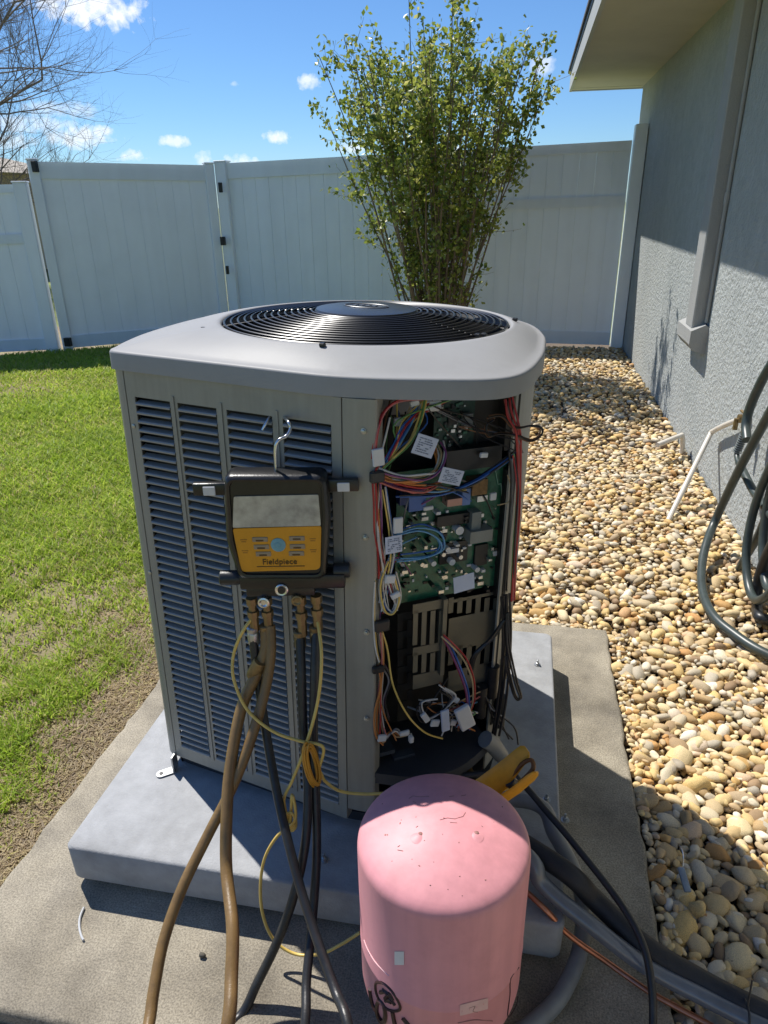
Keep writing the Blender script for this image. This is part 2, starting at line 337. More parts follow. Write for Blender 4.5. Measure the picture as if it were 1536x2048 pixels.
# slab with worn edge
pts=[]
def edge(a,b,n,j):
    for i in range(n):
        t=i/n; p=np.array(a)*(1-t)+np.array(b)*t; pts.append(p+RNG.normal(0,j,2))
edge((U0,V0),(U1,V0),40,.003); edge((U1,V0),(U1,V1),40,.0025); edge((U1,V1),(U0,V1),40,.0025); edge((U0,V1),(U0,V0),46,.0028)
cen=np.array([(U0+U1)/2,(V0+V1)/2])
def ins(d): return [p-(p-cen)/np.abs(p-cen).max()*d for p in pts]
sb=MB(); rings=[[(p[0],p[1],-.12) for p in pts],[(p[0],p[1],-.012) for p in pts],[(p[0],p[1],-.003) for p in ins(.004)],[(p[0],p[1],0) for p in ins(.012)]]
sb.loft(rings); n=len(pts); sb.f.append(tuple(range(3*n,4*n)))
slab=sb.build('concrete_slab',M['slab'],smooth=50); tag(slab,'worn beige concrete slab under the equipment pad','slab',kind='structure')

# ------------------------------------------------------------------ pebbles
def peb_mesh(k,sub):
    bm=bmesh.new(); bmesh.ops.create_icosphere(bm,subdivisions=sub,radius=.5)
    r=np.random.default_rng(100+k); ph=r.uniform(0,6.28,9); am=r.uniform(.03,.09,3); fr=r.uniform(2,4.5,9)
    ax=(1,r.uniform(.62,.92),r.uniform(.42,.68)); cut=r.normal(size=(3,3)); cut/=np.linalg.norm(cut,axis=1)[:,None]
    for v in bm.verts:
        c=np.array(v.co); d=1+sum(am[i]*math.sin(fr[3*i]*2*c[0]+fr[3*i+1]*2*c[1]+fr[3*i+2]*2*c[2]+ph[i]) for i in range(3))
        c=c*d
        for q in cut:
            h=c@q
            if h>.36: c=c-q*(h-.36)*.75
        v.co=Vector((c[0]*ax[0],c[1]*ax[1],c[2]*ax[2]))
    bm.verts.index_update()
    V=np.array([v.co[:] for v in bm.verts]); F=np.array([[x.index for x in f.verts] for f in bm.faces]); bm.free()
    return V,F
peb=[]
def scatter(n,u0,u1,v0,v1,s0,s1,zc,minf=.62,tries=1):
    cell={}; out=[]; cs=.06
    for i in range(n):
        s=s0*(s1/s0)**(RNG.random()**1.7)
        x=RNG.uniform(u0,u1); y=RNG.uniform(v0,v1)
        ok=True; ci,cj=int(x/cs),int(y/cs)
        for a in(-1,0,1):
            for b in(-1,0,1):
                for (px,py,ps) in cell.get((ci+a,cj+b),()):
                    if (px-x)**2+(py-y)**2<(minf*(s+ps)/2)**2: ok=False
        if not ok: continue
        cell.setdefault((ci,cj),[]).append((x,y,s)); out.append((x,y,zc+RNG.uniform(-.004,.006),s))
    return out
# front-right of slab
P0=scatter(800,.375,WALLU-.012,.15,2.27,.044,.078,-.022)+scatter(9000,.375,WALLU-.012,.15,2.27,.022,.066,-.020)+scatter(9000,.375,WALLU-.012,.15,2.27,.022,.045,-.034)
P0+=scatter(900,-.35,WALLU-.012,2.272,4.4,.045,.075,-.02)+scatter(13000,-.35,WALLU-.012,2.272,4.4,.026,.068,-.018)+scatter(5000,-.35,WALLU-.012,2.272,4.4,.02,.04,-.038)
P0+=scatter(12000,-.8,WALLU-.012,4.4,7.75,.032,.08,-.018)
P0+=scatter(700,U1+.006,U1+.05,V0-.3,V1,.016,.03,-.012)+scatter(500,.0,U1,V1+.004,V1+.03,.016,.03,-.012)
P0+=scatter(900,.3,1.0,-1.2,.15,.03,.07,-.02)
def size_in_view(p):
    d=np.array([p[0],p[1],p[2]])-CP; z=d@CF
    if z<.2: return 0
    X=768+FPX*(d@CR)/z; Y=1024-FPX*(d@CU)/z
    if not(0<X<1536 and 0<Y<2048): return 0
    if p[2]<-.028: return 0
    return p[3]/z
order=sorted(range(len(P0)),key=lambda i:-size_in_view(P0[i]))
hi=[peb_mesh(k,2) for k in range(14)]; lo=[peb_mesh(k,1) for k in range(14)]
himesh=[]
for k,(V,F) in enumerate(hi):
    mb=MB(); mb.add(V.tolist(),F.tolist()); himesh.append(mb.mesh('pebble',M['pebA'],180))
for i in order[:300]:
    x,y,z,s=P0[i]; o=link('pebble',himesh[i%14],bed); o.location=(x,y,z); o.scale=(s*RNG.uniform(1,1.3),s,s)
    o.rotation_euler=(RNG.normal(0,.3),RNG.normal(0,.3),RNG.uniform(0,6.28))
VV=[];FF=[];AA=[];off=0
for i in order[300:]:
    x,y,z,s=P0[i]; far=math.hypot(x,y)
    V,F=(hi if far<1.9 and z>-.03 else lo)[i%14]
    a=RNG.uniform(0,6.28); c,sn=math.cos(a),math.sin(a); tx,ty=RNG.normal(0,.25,2)
    W=V*np.array([s*RNG.uniform(1,1.3),s,s]); W=np.stack([W[:,0],W[:,1]-tx*W[:,2],W[:,2]+tx*W[:,1]],1); W=np.stack([W[:,0]+ty*W[:,2],W[:,1],W[:,2]-ty*W[:,0]],1)
    W=np.stack([W[:,0]*c-W[:,1]*sn+x,W[:,0]*sn+W[:,1]*c+y,W[:,2]+z],1)
    VV.append(W); FF.append(F+off); off+=len(W); AA.append(np.full(len(W),RNG.random(),np.float32))
def np_mesh(name,V,F,attr,m,smooth=True):
    me=bpy.data.meshes.new(name); nv=len(V); nf=len(F); k=F.shape[1]
    me.vertices.add(nv); me.vertices.foreach_set('co',V.astype(np.float32).ravel())
    me.loops.add(nf*k); me.loops.foreach_set('vertex_index',F.astype(np.int32).ravel())
    me.polygons.add(nf); me.polygons.foreach_set('loop_start',np.arange(0,nf*k,k,dtype=np.int32))
    me.update(calc_edges=True)
    me.polygons.foreach_set('use_smooth',np.full(nf,smooth))
    if attr is not None:
        a=me.attributes.new('rnd','FLOAT','POINT'); a.data.foreach_set('value',attr.astype(np.float32))
    me.materials.append(m); return me
po=link('pebbles',np_mesh('pebbles',np.concatenate(VV),np.concatenate(FF),np.concatenate(AA),M['pebB']),bed); po['kind']='stuff'

# ------------------------------------------------------------------ grass blades
def blades(n,seed):
    r=np.random.default_rng(seed)
    rad=1.15+(9.2-1.15)*r.random(n)**1.15; th=r.uniform(R(-62),R(2),n)
    x=rad*np.sin(th); y=rad*np.cos(th)
    edgew=.015+.025*np.sin(y*5.1)+.02*np.sin(y*13+1)+.05*np.exp(-((y-1.5)/.5)**2)
    fe=np.clip((U0-edgew-x)/.19,0,1)*(.45+.55*(np.sin(x*21+y*7)*np.sin(y*17-x*9)>-.15))
    back=np.where(y>V1+.1,1,0)
    # keep: lawn side of slab; behind the slab the lawn runs up to the gravel
    dens=np.where(y<V1+.15,fe,np.clip((-.42-x)/.15,0,1))
    patch=.5+.5*np.sin(x*2.3+1.3*np.sin(y*1.9))*np.sin(y*2.1+.7*np.sin(x*3.1))
    fence=np.where(x<-3.45,7.0+(x+4.95)*.733,8.1-(x+3.45)*.062)
    keep=(r.random(n)<dens*(.55+.45*(patch>.18)))&(y<fence-.02)&(x>-8.8)
    x,y,rad,patch,fe=x[keep],y[keep],rad[keep],patch[keep],fe[keep]; m=len(x)
    tuft=.5+.5*np.sin(x*17+2*np.sin(y*11))*np.sin(y*19+2*np.sin(x*13)); h=r.uniform(.014,.05,m)*(.65+.45*patch+.4*tuft)*(.55+.45*fe*(y<2.4)+.45*(y>=2.4)); w=.0016+.00046*rad*r.uniform(.8,1.4,m)
    a=r.uniform(0,6.283,m); lean=r.uniform(.35,1.35,m)*h; la=r.uniform(0,6.283,m)
    z0=-.03+.012*np.sin(x*1.7+y*.9)+.008*np.sin(x*4.1-y*3.3)-.003
    dx,dy=np.cos(a)*w,np.sin(a)*w; lx,ly=np.cos(la)*lean,np.sin(la)*lean
    V=np.empty((m,5,3)); V[:,0]=np.stack([x-dx,y-dy,z0],1); V[:,1]=np.stack([x+dx,y+dy,z0],1)
    V[:,2]=np.stack([x+dx*.8+lx*.35,y+dy*.8+ly*.35,z0+h*.6],1); V[:,3]=np.stack([x-dx*.8+lx*.35,y-dy*.8+ly*.35,z0+h*.6],1)
    V[:,4]=np.stack([x+lx,y+ly,z0+h],1)
    base=np.arange(m)*5
    F=np.concatenate([np.stack([base,base+1,base+2],1),np.stack([base,base+2,base+3],1),np.stack([base+3,base+2,base+4],1)])
    dry=np.clip(.62-.5*patch,0,.5)+.25*np.exp(-fe*3)*(y<V1+.2)
    c=np.clip(.10+.62*r.random(m)**1.1+dry*r.random(m)*.72,0,.93)
    return V.reshape(-1,3),F,np.repeat(c,5)
gV,gF,gA=blades(430000,5)
def thatch(n):
    r=np.random.default_rng(9); y=r.uniform(.5,V1+.3,n); x=U0-.0-np.abs(r.normal(0,.17,n)); m=n
    h=r.uniform(.004,.014,m); w=r.uniform(.0012,.0026,m); a=r.uniform(0,6.283,m); L=r.uniform(.012,.045,m)
    z0=-.03+.012*np.sin(x*1.7+y*.9)+.008*np.sin(x*4.1-y*3.3); dx,dy=-np.sin(a)*w,np.cos(a)*w; lx,ly=np.cos(a)*L,np.sin(a)*L
    V=np.empty((m,4,3)); V[:,0]=np.stack([x-dx,y-dy,z0+h*.3],1); V[:,1]=np.stack([x+dx,y+dy,z0+h*.3],1); V[:,2]=np.stack([x+lx+dx*.4,y+ly+dy*.4,z0+h],1); V[:,3]=np.stack([x+lx-dx*.4,y+ly-dy*.4,z0+h],1)
    b=np.arange(m)*4; F=np.concatenate([np.stack([b,b+1,b+2],1),np.stack([b,b+2,b+3],1)])
    return V.reshape(-1,3),F,np.repeat(np.clip(r.normal(.965,.06,m),.6,1),4)
tV,tF,tA=thatch(26000); gF=np.concatenate([gF,tF+len(gV)]); gV=np.concatenate([gV,tV]); gA=np.concatenate([gA,tA])
go=link('grass',np_mesh('grass',gV,gF,gA,M['grassblade'],False)); tag(go,'short patchy green lawn grass left of the slab','grass',kind='stuff')

# ------------------------------------------------------------------ equipment pad
KS=.9844; PADZ=.12                       # condenser, gauge and hoses: size factor that goes with the 0.12 m pad
def near(p): return CP+(np.asarray(p,float)-CP)*KS
XF=Matrix.Translation(Vector(CP))@Matrix.Scale(KS,4)@Matrix.Translation(-Vector(CP))
PC=np.array([-.389,1.493,0])
pad=empty('equipment_pad',tuple(PC)); tag(pad,'light grey composite pad under the condenser','pad')
def rrect(w,d,r,n=6):
    out=[]
    for cx,cy,a0 in((w/2-r,d/2-r,0),(-w/2+r,d/2-r,90),(-w/2+r,-d/2+r,180),(w/2-r,-d/2+r,270)):
        for k in range(n+1): a=R(a0+90*k/n); out.append((cx+r*math.cos(a),cy+r*math.sin(a)))
    return out
pr=MB(); PW,PD=1.083,1.036
rings=[]
for inset,z in((.030,.001),(.026,.004),(.010,.016),(.002,.023),(0,.028),(-.001,.1145),(.0015,.1185),(.005,.12)):
    rings.append([(x,y,z) for x,y in rrect(PW-2*inset,PD-2*inset,.02)])
pr.loft(rings); nn=len(rings[0]); pr.f.append(tuple(range((len(rings)-1)*nn,len(rings)*nn)))
pr.build('slab_body',M['pad'],pad,40)
for (x,y) in ((1093,1600),(1130,1640),(648,1720),(712,1628),(1075,1330)):
    q=onz(x,y,PADZ)-PC
    b=MB(); b.lathe([(.010,-.0005),(.010,.0015),(.0055,.0017),(.0055,.008),(.003,.009),(.003,.018),(.0,.019)],10,(q[0],q[1],PADZ)); b.build('anchor_bolt',M['galv'],pad)

# ------------------------------------------------------------------ condenser frame of reference
ang=math.radians(-24.473)+AZ
O=hs((-.538,1.391,.14)); Wv=hs((.025,.002,1.)); Wv/=np.linalg.norm(Wv)
av=np.array([math.cos(ang),math.sin(ang),0]); av-=Wv*(av@Wv); av/=np.linalg.norm(av); bv=np.cross(Wv,av)
UM=Matrix(((av[0],bv[0],Wv[0],O[0]),(av[1],bv[1],Wv[1],O[1]),(av[2],bv[2],Wv[2],O[2]),(0,0,0,1)))
UMW=XF@UM
ac=empty('air_conditioner',M=UMW); tag(ac,'grey-brown condenser unit with open wiring corner and round fan on top','air conditioner')
def loc(p): p=np.asarray(p)-O; return np.array([p@av,p@bv,p@Wv])
CL=loc(CP)
def rl(x,y): d=ray(x,y); return np.array([d@av,d@bv,d@Wv])
def ul(x,y,B=0.):
    d=rl(x,y); return CL+d*((B-CL[1])/d[1])
CH0=np.array([.545,0,0]); CN=np.array([.7071,-.7071,0]); CS=np.array([.7071,.7071,0])
def ch(x,y,t=0.):      # point on the plane t metres behind the mouth of the open corner
    d=rl(x,y); return CL+d*((-t-(CL-CH0)@CN)/(d@CN))
def chw(s,t,h): return CH0+CS*s-CN*t+np.array([0,0,h])
def chs(p): q=np.asarray(p)-CH0; return q@CS,-(q@CN),p[2]
def chbox(mb,s0,s1,h0,h1,t0,t1):
    vs=[chw(s,t,h) for h in(h0,h1) for t in(t0,t1) for s in(s0,s1)]
    return mb.add(vs,[(0,2,3,1),(4,5,7,6),(0,1,5,4),(2,6,7,3),(0,4,6,2),(1,3,7,5)])
def chpx(mb,x0,y0,x1,y1,t,th):
    c=chs(ch((x0+x1)/2,(y0+y1)/2,t)); l=chs(ch(x0,(y0+y1)/2,t)); r=chs(ch(x1,(y0+y1)/2,t)); tp=chs(ch((x0+x1)/2,y0,t)); bt=chs(ch((x0+x1)/2,y1,t))
    return chbox(mb,l[0],r[0],bt[2],tp[2],t,t+th)
contour=[(-.040,.036),(-.029,.011),(0,0),(.15,0),(.3,0),(.42,0),(.475,.004),(.529,.016),(.582,.034),(.659,.068),(.705,.091),(.731,.112),(.748,.140),(.757,.178),(.759,.235),(.755,.299),(.748,.367),(.733,.452),(.704,.576),(.645,.71),(.56,.80),(.45,.855),(.32,.87),(.18,.86),(.06,.82),(-.03,.75),(-.095,.65),(-.128,.53),(-.132,.41),(-.118,.29),(-.092,.17),(-.062,.085)]
CT=[p for p in spline(contour,6,True)]
FC=np.array([.343,.405])
def ctin(d):      # contour moved inward by d (or outward if negative)
    n=len(CT); out=[]
    for i in range(n):
        t=CT[(i+1)%n]-CT[i-1]; t=t/np.linalg.norm(t); out.append(CT[i]+np.array([-t[1],t[0]])*d)
    return out
# cap
cm=MB(); rings=[]
def ring(pts,h): rings.append([(p[0],p[1],h) for p in pts])
ring(ctin(.004),1.0); ring(ctin(.004),.984); ring(ctin(-.006),.984); ring(ctin(-.006),.986); ring(ctin(-.0058),1.0155); ring(ctin(-.0055),1.017); ring(ctin(-.0035),1.0195); ring(ctin(-.001),1.0205); ring(ctin(.002),1.0212); ring(ctin(.010),1.0225)
base=ctin(.010)
def mixr(t,h):
    out=[]
    for p in base:
        d=p-FC; q=FC+d/np.linalg.norm(d)*.324; out.append(p*(1-t)+q*t)
    ring(out,h)
mixr(.1,1.0262); mixr(.2,1.0300); mixr(.4,1.0375); mixr(.65,1.0455); mixr(.88,1.0515); mixr(.96,1.0535); mixr(1.0,1.0535)
def circ(r,h): rings.append([(FC[0]+r*(p-FC)[0]/np.linalg.norm(p-FC),FC[1]+r*(p-FC)[1]/np.linalg.norm(p-FC),h) for p in base])
circ(.320,1.051); circ(.317,1.044); circ(.316,.92)
cm.loft(rings); cap=cm.build('cap',M['cap'],ac,55)
# slots and clips on the cap
for (x,y) in ((645,691),(968,671),(955,672),(1030,640)):
    d=rl(x,y); q=CL+d*((1.053-CL[2])/d[2]); MB().rbox(q+np.array([0,0,.001]),(.012,.009,.008),.002,1).build('guard_clip',M['blackplastic'],cap)
for (x,y,l) in ((412,656,.022),(985,672,.014)):
    d=rl(x,y); q=CL+d*((1.049-CL[2])/d[2]); MB().box(q,(l,.006,.003)).build('slot',M['chip'],cap)
# fan shroud, motor, blades
sh=MB(); sh.lathe([(.314,.70),(.314,1.03),(.310,1.03),(.310,.70)],64,(FC[0],FC[1],0)); sh.lathe([(.001,.70),(.31,.70),(.31,.705),(.001,.705)],48,(FC[0],FC[1],0)); sh.build('shroud',M['dark'],ac)
fan=empty('fan'); fan.parent=ac; fan.location=(FC[0],FC[1],0)
MB().lathe([(.001,.84),(.075,.84),(.08,.85),(.08,.97),(.07,.98),(.001,.98)],32).build('motor',M['blackmetal'],fan)
for k in range(4):
    a0=R(25+90*k); bl=[]
    for i in range(9):
        t=i/8; r0=.07+.215*t; wd_=.55-.12*t; row=[]
        for j in range(7): s=j/6; a=a0+wd_*(s-.5)*1.7; row.append((r0*math.cos(a),r0*math.sin(a),.90+.06*(s-.5)-.012*math.sin(math.pi*s)))
        bl.append(row)
    b=MB(); b.loft(bl,False); b.build('blade',M['rubber'],fan)
# guard rings
gd=empty('fan_guard'); gd.parent=ac; gd.location=(FC[0],FC[1],0)
for k in range(14):
    r=.122+k*.0147; h=1.072-.020*((r-.118)/.19)**1.4
    MB().tube([(r*math.cos(2*math.pi*i/72),r*math.sin(2*math.pi*i/72),h) for i in range(72)],.0024,6,True).build('guard_ring',M['blackmetal'],gd)
for k in range(12):
    a=2*math.pi*k/12+.2
    MB().tube([(r*math.cos(a),r*math.sin(a),1.069-.020*((max(r,.118)-.118)/.19)**1.4) for r in np.linspace(.08,.318,8)],.0022,6).build('guard_spoke',M['blackmetal'],gd)
disc=MB().lathe([(.098,1.060),(.112,1.060),(.1155,1.064),(.1155,1.072),(.112,1.0765),(.10,1.0785),(.05,1.081),(.001,1.0815)],48).build('guard_disc',mat('disc_black',(.02,.022,.026),.3,0,.15,14,.08,220,spec=.7),gd)
em=MB()
em.tube([(.052*math.cos(t),.030*math.sin(t),1.0818) for t in np.linspace(0,6.283,40)[:-1]],.0012,5,True)
for x in(-.028,-.012,.004,.02): em.box((x,.0,1.0822),(.008,.020,.0012))
em.build('emblem',mat('emblem_grey',(.10,.11,.12),.4,.3,.3,90),gd)

# base pan
bp_=MB(); bp_.loft([[(p[0],p[1],-.045) for p in ctin(.026)],[(p[0],p[1],.0) for p in ctin(.022)],[(p[0],p[1],.006) for p in ctin(.016)]]); nn=len(CT); bp_.f.append(tuple(range(2*nn,3*nn))); bp_.build('base_pan',M['pan'],ac)
# left front louvre panel: a 0..0.488
PAW=.486
lp=MB()
cols=[(.022,.110),(.128,.220),(.243,.344),(.366,.466)]; HT,HB=.932,.036
def pl(a0,a1,h0,h1): lp.box2((a0,0,h0),(a1,.0028,h1))
pl(.002,PAW,HT,.983); pl(.002,PAW,.002,HB)
ed=[.002]+[x for c in cols for x in c]+[PAW]
for i in range(0,10,2): pl(ed[i],ed[i+1],HB,HT)
for a in (.002,PAW-.0025): lp.box2((a,.0028,.002),(a+.0025,.024,.983))
for (c0,c1) in zip(cols[:-1],cols[1:]):
    m_=(c0[1]+c1[0])/2; lp.box2((m_-.0022,-.0022,HB-.004),(m_+.0022,-.0002,HT+.012))
panel=lp.build('louver_panel',M['body'],ac,0)
pitch=.01866; nrow=int((HT-HB)/pitch)
for (c0,c1) in cols:
    L_=c1-c0-.002; prof=[(-.0030,0),(-.0034,.0030),(-.0015,.0052),(.0105,.0086),(.0105,.0074),(-.0004,.0040),(-.0018,.0026),(-.0018,0)]
    sm=MB(); n=len(prof)
    sm.add([(x,p[0],p[1]) for x in(-L_/2,L_/2) for p in prof],[tuple(range(n)),tuple(range(n,2*n))[::-1]]+[(i,n+i,n+(i+1)%n,(i+1)%n) for i in range(n)])
    sme=sm.mesh('louver',M['slat'],25)
    for k in range(nrow):
        o=link('louver',sme,panel); o.location=((c0+c1)/2,.001,HT-pitch*(k+1)+.002)
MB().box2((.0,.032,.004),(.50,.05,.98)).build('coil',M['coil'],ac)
for (x,y) in ((268,852),(300,1145)):
    q=ul(x,y); MB().lathe([(.0045,0),(.0045,.002),(.002,.003)],8,(q[0],q[1],q[2]),Matrix.Rotation(R(90),3,'X')).build('screw',M['galv'],panel)
# left corner post
pp=MB(); arc=[(-.106,.30),(-.083,.17),(-.055,.085)]+[(-.0+.045*math.cos(R(a)),.045+.045*math.sin(R(a))) for a in range(190,271,10)]+[(-.002,0.0)]
arc2=[(x+.003,y+.003) for x,y in arc]
pp.loft([[(x,y,.0) for x,y in arc],[(x,y,.983) for x,y in arc]],False); pp.loft([[(x,y,.983) for x,y in arc2],[(x,y,0) for x,y in arc2]],False)
pp.build('corner_post',M['body'],ac,40)
# post beside the opening
q=MB(); prof=[(.4885,.03),(.4885,.0),(.510,.003),(.525,.006),(.545,.013),(.5475,.017),(.5475,.04),(.5435,.04),(.5435,.019),(.4925,.006),(.4925,.03)]
q.prism(prof,.036,.983); post=q.build('corner_post',M['body'],ac,30)
for (x,y) in ((727,862),(730,1075),(733,1265),(733,1437)):
    p=ul(x,y,.0065); MB().lathe([(.006,-.002),(.006,.001),(.0042,.0012),(.0042,.004),(.002,.0048)],8,p,Matrix.Rotation(R(90),3,'X')).build('screw',M['galv'],post)
# right flange of the opening and ribbed side / back / left panels
seg=spline([(.7385,.378),(.722,.40),(.705,.50),(.68,.60),(.63,.69),(.55,.77),(.45,.825),(.32,.845),(.18,.835),(.07,.795),(-.01,.73),(-.072,.64),(-.102,.53),(-.107,.41),(-.098,.30)],5)
sp=MB(); rings=[]
hh=.004
segc=np.array(seg); 
def insd(d):
    out=[]
    for i in range(len(seg)):
        t=segc[min(i+1,len(seg)-1)]-segc[max(i-1,0)]; t=t/np.linalg.norm(t); out.append(segc[i]+np.array([-t[1],t[0]])*d)
    return out
I0,I1=insd(.006),insd(.018)
rings.append([(p[0],p[1],.0) for p in I0]); rings.append([(p[0],p[1],.04) for p in I0])
h=.04
while h<.93:
    rings.append([(p[0],p[1],h+.0005) for p in I0]); rings.append([(p[0],p[1],h+.004) for p in I0]); rings.append([(p[0],p[1],h+.0045) for p in I1]); rings.append([(p[0],p[1],h+.0175) for p in I1]); h+=pitch
rings.append([(p[0],p[1],.94) for p in I0]); rings.append([(p[0],p[1],.983) for p in I0])
sp.loft(rings,False); sp.build('side_panel',M['body'],ac,20)
fl=MB(); fo=spline([(.7305,.262),(.737,.30),(.7395,.34),(.7385,.378)],3); fi=[p+np.array([-.004,.0005]) for p in fo]
fl.prism([tuple(p) for p in fo]+[tuple(p) for p in fi[::-1]],.02,.983); fl.build('corner_post',M['body'],ac,30)

# ------------------------------------------------------------------ control box (open corner)
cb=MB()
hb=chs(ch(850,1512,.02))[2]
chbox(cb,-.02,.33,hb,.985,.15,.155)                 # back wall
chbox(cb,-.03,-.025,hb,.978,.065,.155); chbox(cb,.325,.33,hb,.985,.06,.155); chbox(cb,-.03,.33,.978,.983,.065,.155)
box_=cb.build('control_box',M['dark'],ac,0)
# round fronted shelf under the box
sf=MB(); sh_=[(-.01,.05)]+[( .01+.29*i/14, .012-.055*math.sin(math.pi*(i/14))) for i in range(15)]+[(.295,.06),(.30,.15),(-.01,.15)]
vs=lambda x,y,z: chw(x,y,z)
sf.prism(sh_,hb-.012,hb,vs); sf.prism([(s,t+.002) for s,t in sh_],hb-.03,hb-.012,vs); sf.build('shelf',M['pan'],ac,25)
# boards
mpcb=MB(); l0=chs(ch(795,1060,.075)); 
chpx(mpcb,792,932,1003,1188,.075,.003); board=mpcb.build('circuit_board',M['pcb'],ac,0)
eb=MB(); pts_=[ch(x,y,.073) for x,y in ((990,935),(996,968),(1003,975),(1003,1080),(998,1150),(990,1185))]; eb.tube(spline(pts_,4),.0013,5); eb.build('board_edge',mat('edge_green',(.2,.38,.28),.4,0,.1,30),board)
b2=MB(); chpx(b2,868,800,948,893,.085,.003); board2=b2.build('circuit_board',M['pcb2'],ac,0)
br=MB(); chpx(br,944,797,1032,896,.092,.004); chpx(br,1012,800,1030,900,.06,.03); br.build('bracket',mat('bracket_brown',(.04,.035,.03),.5,.3,.15,20),ac,0)
bk=MB(); chpx(bk,893,897,1003,938,.055,.03); chpx(bk,1003,940,1022,1190,.06,.04); bk.build('cover',M['chip'],ac,0)
# capacitors, connectors and chips on the boards
def comp(name,x0,y0,x1,y1,t,th,m,par=board):
    mb=MB(); chpx(mb,x0,y0,x1,y1,t,th); o=mb.build(name,M[m] if isinstance(m,str) else m,None,0); o.parent=par; return o
comp('relay',818,985,852,1022,.05,.028,mat('relay_blue',(.05,.12,.36),.4,0,.1,30)); comp('relay',925,978,941,1010,.05,.028,mat('relay_blue2',(.10,.18,.42),.4,0,.1,30))
comp('relay',800,985,820,1010,.055,.02,mat('relay_navy',(.03,.05,.16),.4,0,.1,30))
comp('inductor',945,960,975,990,.045,.03,mat('coil_brown',(.16,.09,.03),.45,.3,.4,120)); comp('terminal',955,992,975,1003,.05,.025,M['tin']); comp('terminal',895,998,925,1012,.05,.03,mat('terminal_pink',(.45,.25,.2),.4,.2,.1,30))
comp('heat_sink',941,1062,985,1085,.04,.035,mat('grey_plastic',(.22,.23,.21),.5,0,.1,30)); comp('heat_sink',944,1025,962,1062,.05,.025,mat('grey_plastic2',(.17,.19,.18),.5,0,.1,30))
comp('heat_sink',875,1030,940,1050,.062,.013,M['chip']); comp('chip',880,1085,935,1125,.068,.007,M['chip']); comp('chip',950,1090,975,1130,.068,.007,M['chip'])
rg=random.Random(5)
for k in range(150):
    x=rg.uniform(800,995); y=rg.uniform(1015,1184); s=rg.uniform(2,7); m=rg.choice(['tin','white','chip','chip','pcb2','tin'])
    hh2=rg.choice([.003,.004,.006,.012,.02]); comp('component',x,y,x+s*rg.uniform(.6,2.2),y+s,.0755-hh2,hh2,m)
for k in range(70):
    x=rg.uniform(870,942); y=rg.uniform(803,888); s=rg.uniform(2,7); m=rg.choice(['chip','chip','tin','pcb','chip'])
    comp('component',x,y,x+s*rg.uniform(.7,1.5),y+s,.081,.004,m,board2)
comp('chip',897,832,915,850,.08,.004,'chip',board2); comp('connector',930,828,946,855,.07,.015,mat('conn_grey',(.25,.26,.25),.5,0,.1,30),board2)
for (x,y,r_) in ((920,1062,8),(897,1100,5),(888,1110,4),(905,1125,6),(868,1128,5),(922,1115,4),(955,1140,5),(845,1130,4),(932,1150,4)):
    p=ch(x,y,.055); e=np.linalg.norm(ch(x+r_,y,.055)-p); mb=MB(); mb.tube([p,p-CN*.02],e,12); o=mb.build('capacitor',M['white' if r_>4 else 'tin'],None,30); o.parent=board
comp('terminal',895,1098,918,1106,.06,.01,M['white'])
# slotted heat shield (olive metal)
def slotted(name,x0,y0,x1,y1,t,nsl,ys,m):
    # plate from strips between slots
    mb=MB(); w=(x1-x0)/(nsl+.5)
    prev=y0
    for (s0,s1) in ys:
        chpx(mb,x0,prev,x1,s0,t,.002)
        for k in range(nsl+1):
            xx=x0+k*w; chpx(mb,xx,s0,min(xx+w*.55,x1),s1,t,.002)
        prev=s1
    chpx(mb,x0,prev,x1,y1,t,.002); return mb.build(name,m,ac,0)
slotted('heat_shield',897,1190,1014,1372,.075,6,((1196,1226),(1290,1330)),M['olive'])
slotted('heat_shield',826,1204,886,1372,.055,3,((1222,1290),(1306,1345)),M['olive'])
slotted('heat_shield',795,1225,824,1440,.09,1,((1240,1262),(1275,1297),(1310,1332),(1345,1367),(1380,1402)),M['dark'])
mb=MB(); chpx(mb,884,1200,892,1350,.045,.03); mb.build('heat_shield_rib',M['olive'],ac,0)
# deep lower compartment
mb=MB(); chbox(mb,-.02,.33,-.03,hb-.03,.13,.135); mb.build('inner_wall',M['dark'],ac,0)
mb=MB(); chpx(mb,788,1512,828,1600,.03,.02); chpx(mb,744,1505,790,1512,.03,.05); mb.build('valve_bracket',mat('bracket_blue',(.06,.075,.095),.45,.3,.15,25),ac,0)
for x,y,l in ((860,1540,40),(905,1548,46),(935,1535,30)):
    p=ch(x,y,.07); mb=MB(); mb.tube([p+np.array([0,0,-.03]),p+np.array([0,0,.03])],.012,10); mb.tube([p,p+CN*.05],.008,10); mb.lathe([(.013,0),(.013,.012)],6,p+np.array([0,0,.02])); mb.build('service_valve',M['brass'],ac)
# compressor-ish lumps and cables in the lower box
for x,y,w,h_ in ((985,1360,26,60),(962,1400,30,70),(1000,1420,24,60)):
    mb=MB(); p=ch(x,y,.06); mb.tube([p+np.array([0,0,-.045]),p+np.array([0,0,.04])],.014,12); mb.build('capacitor',M['rubber'],ac)
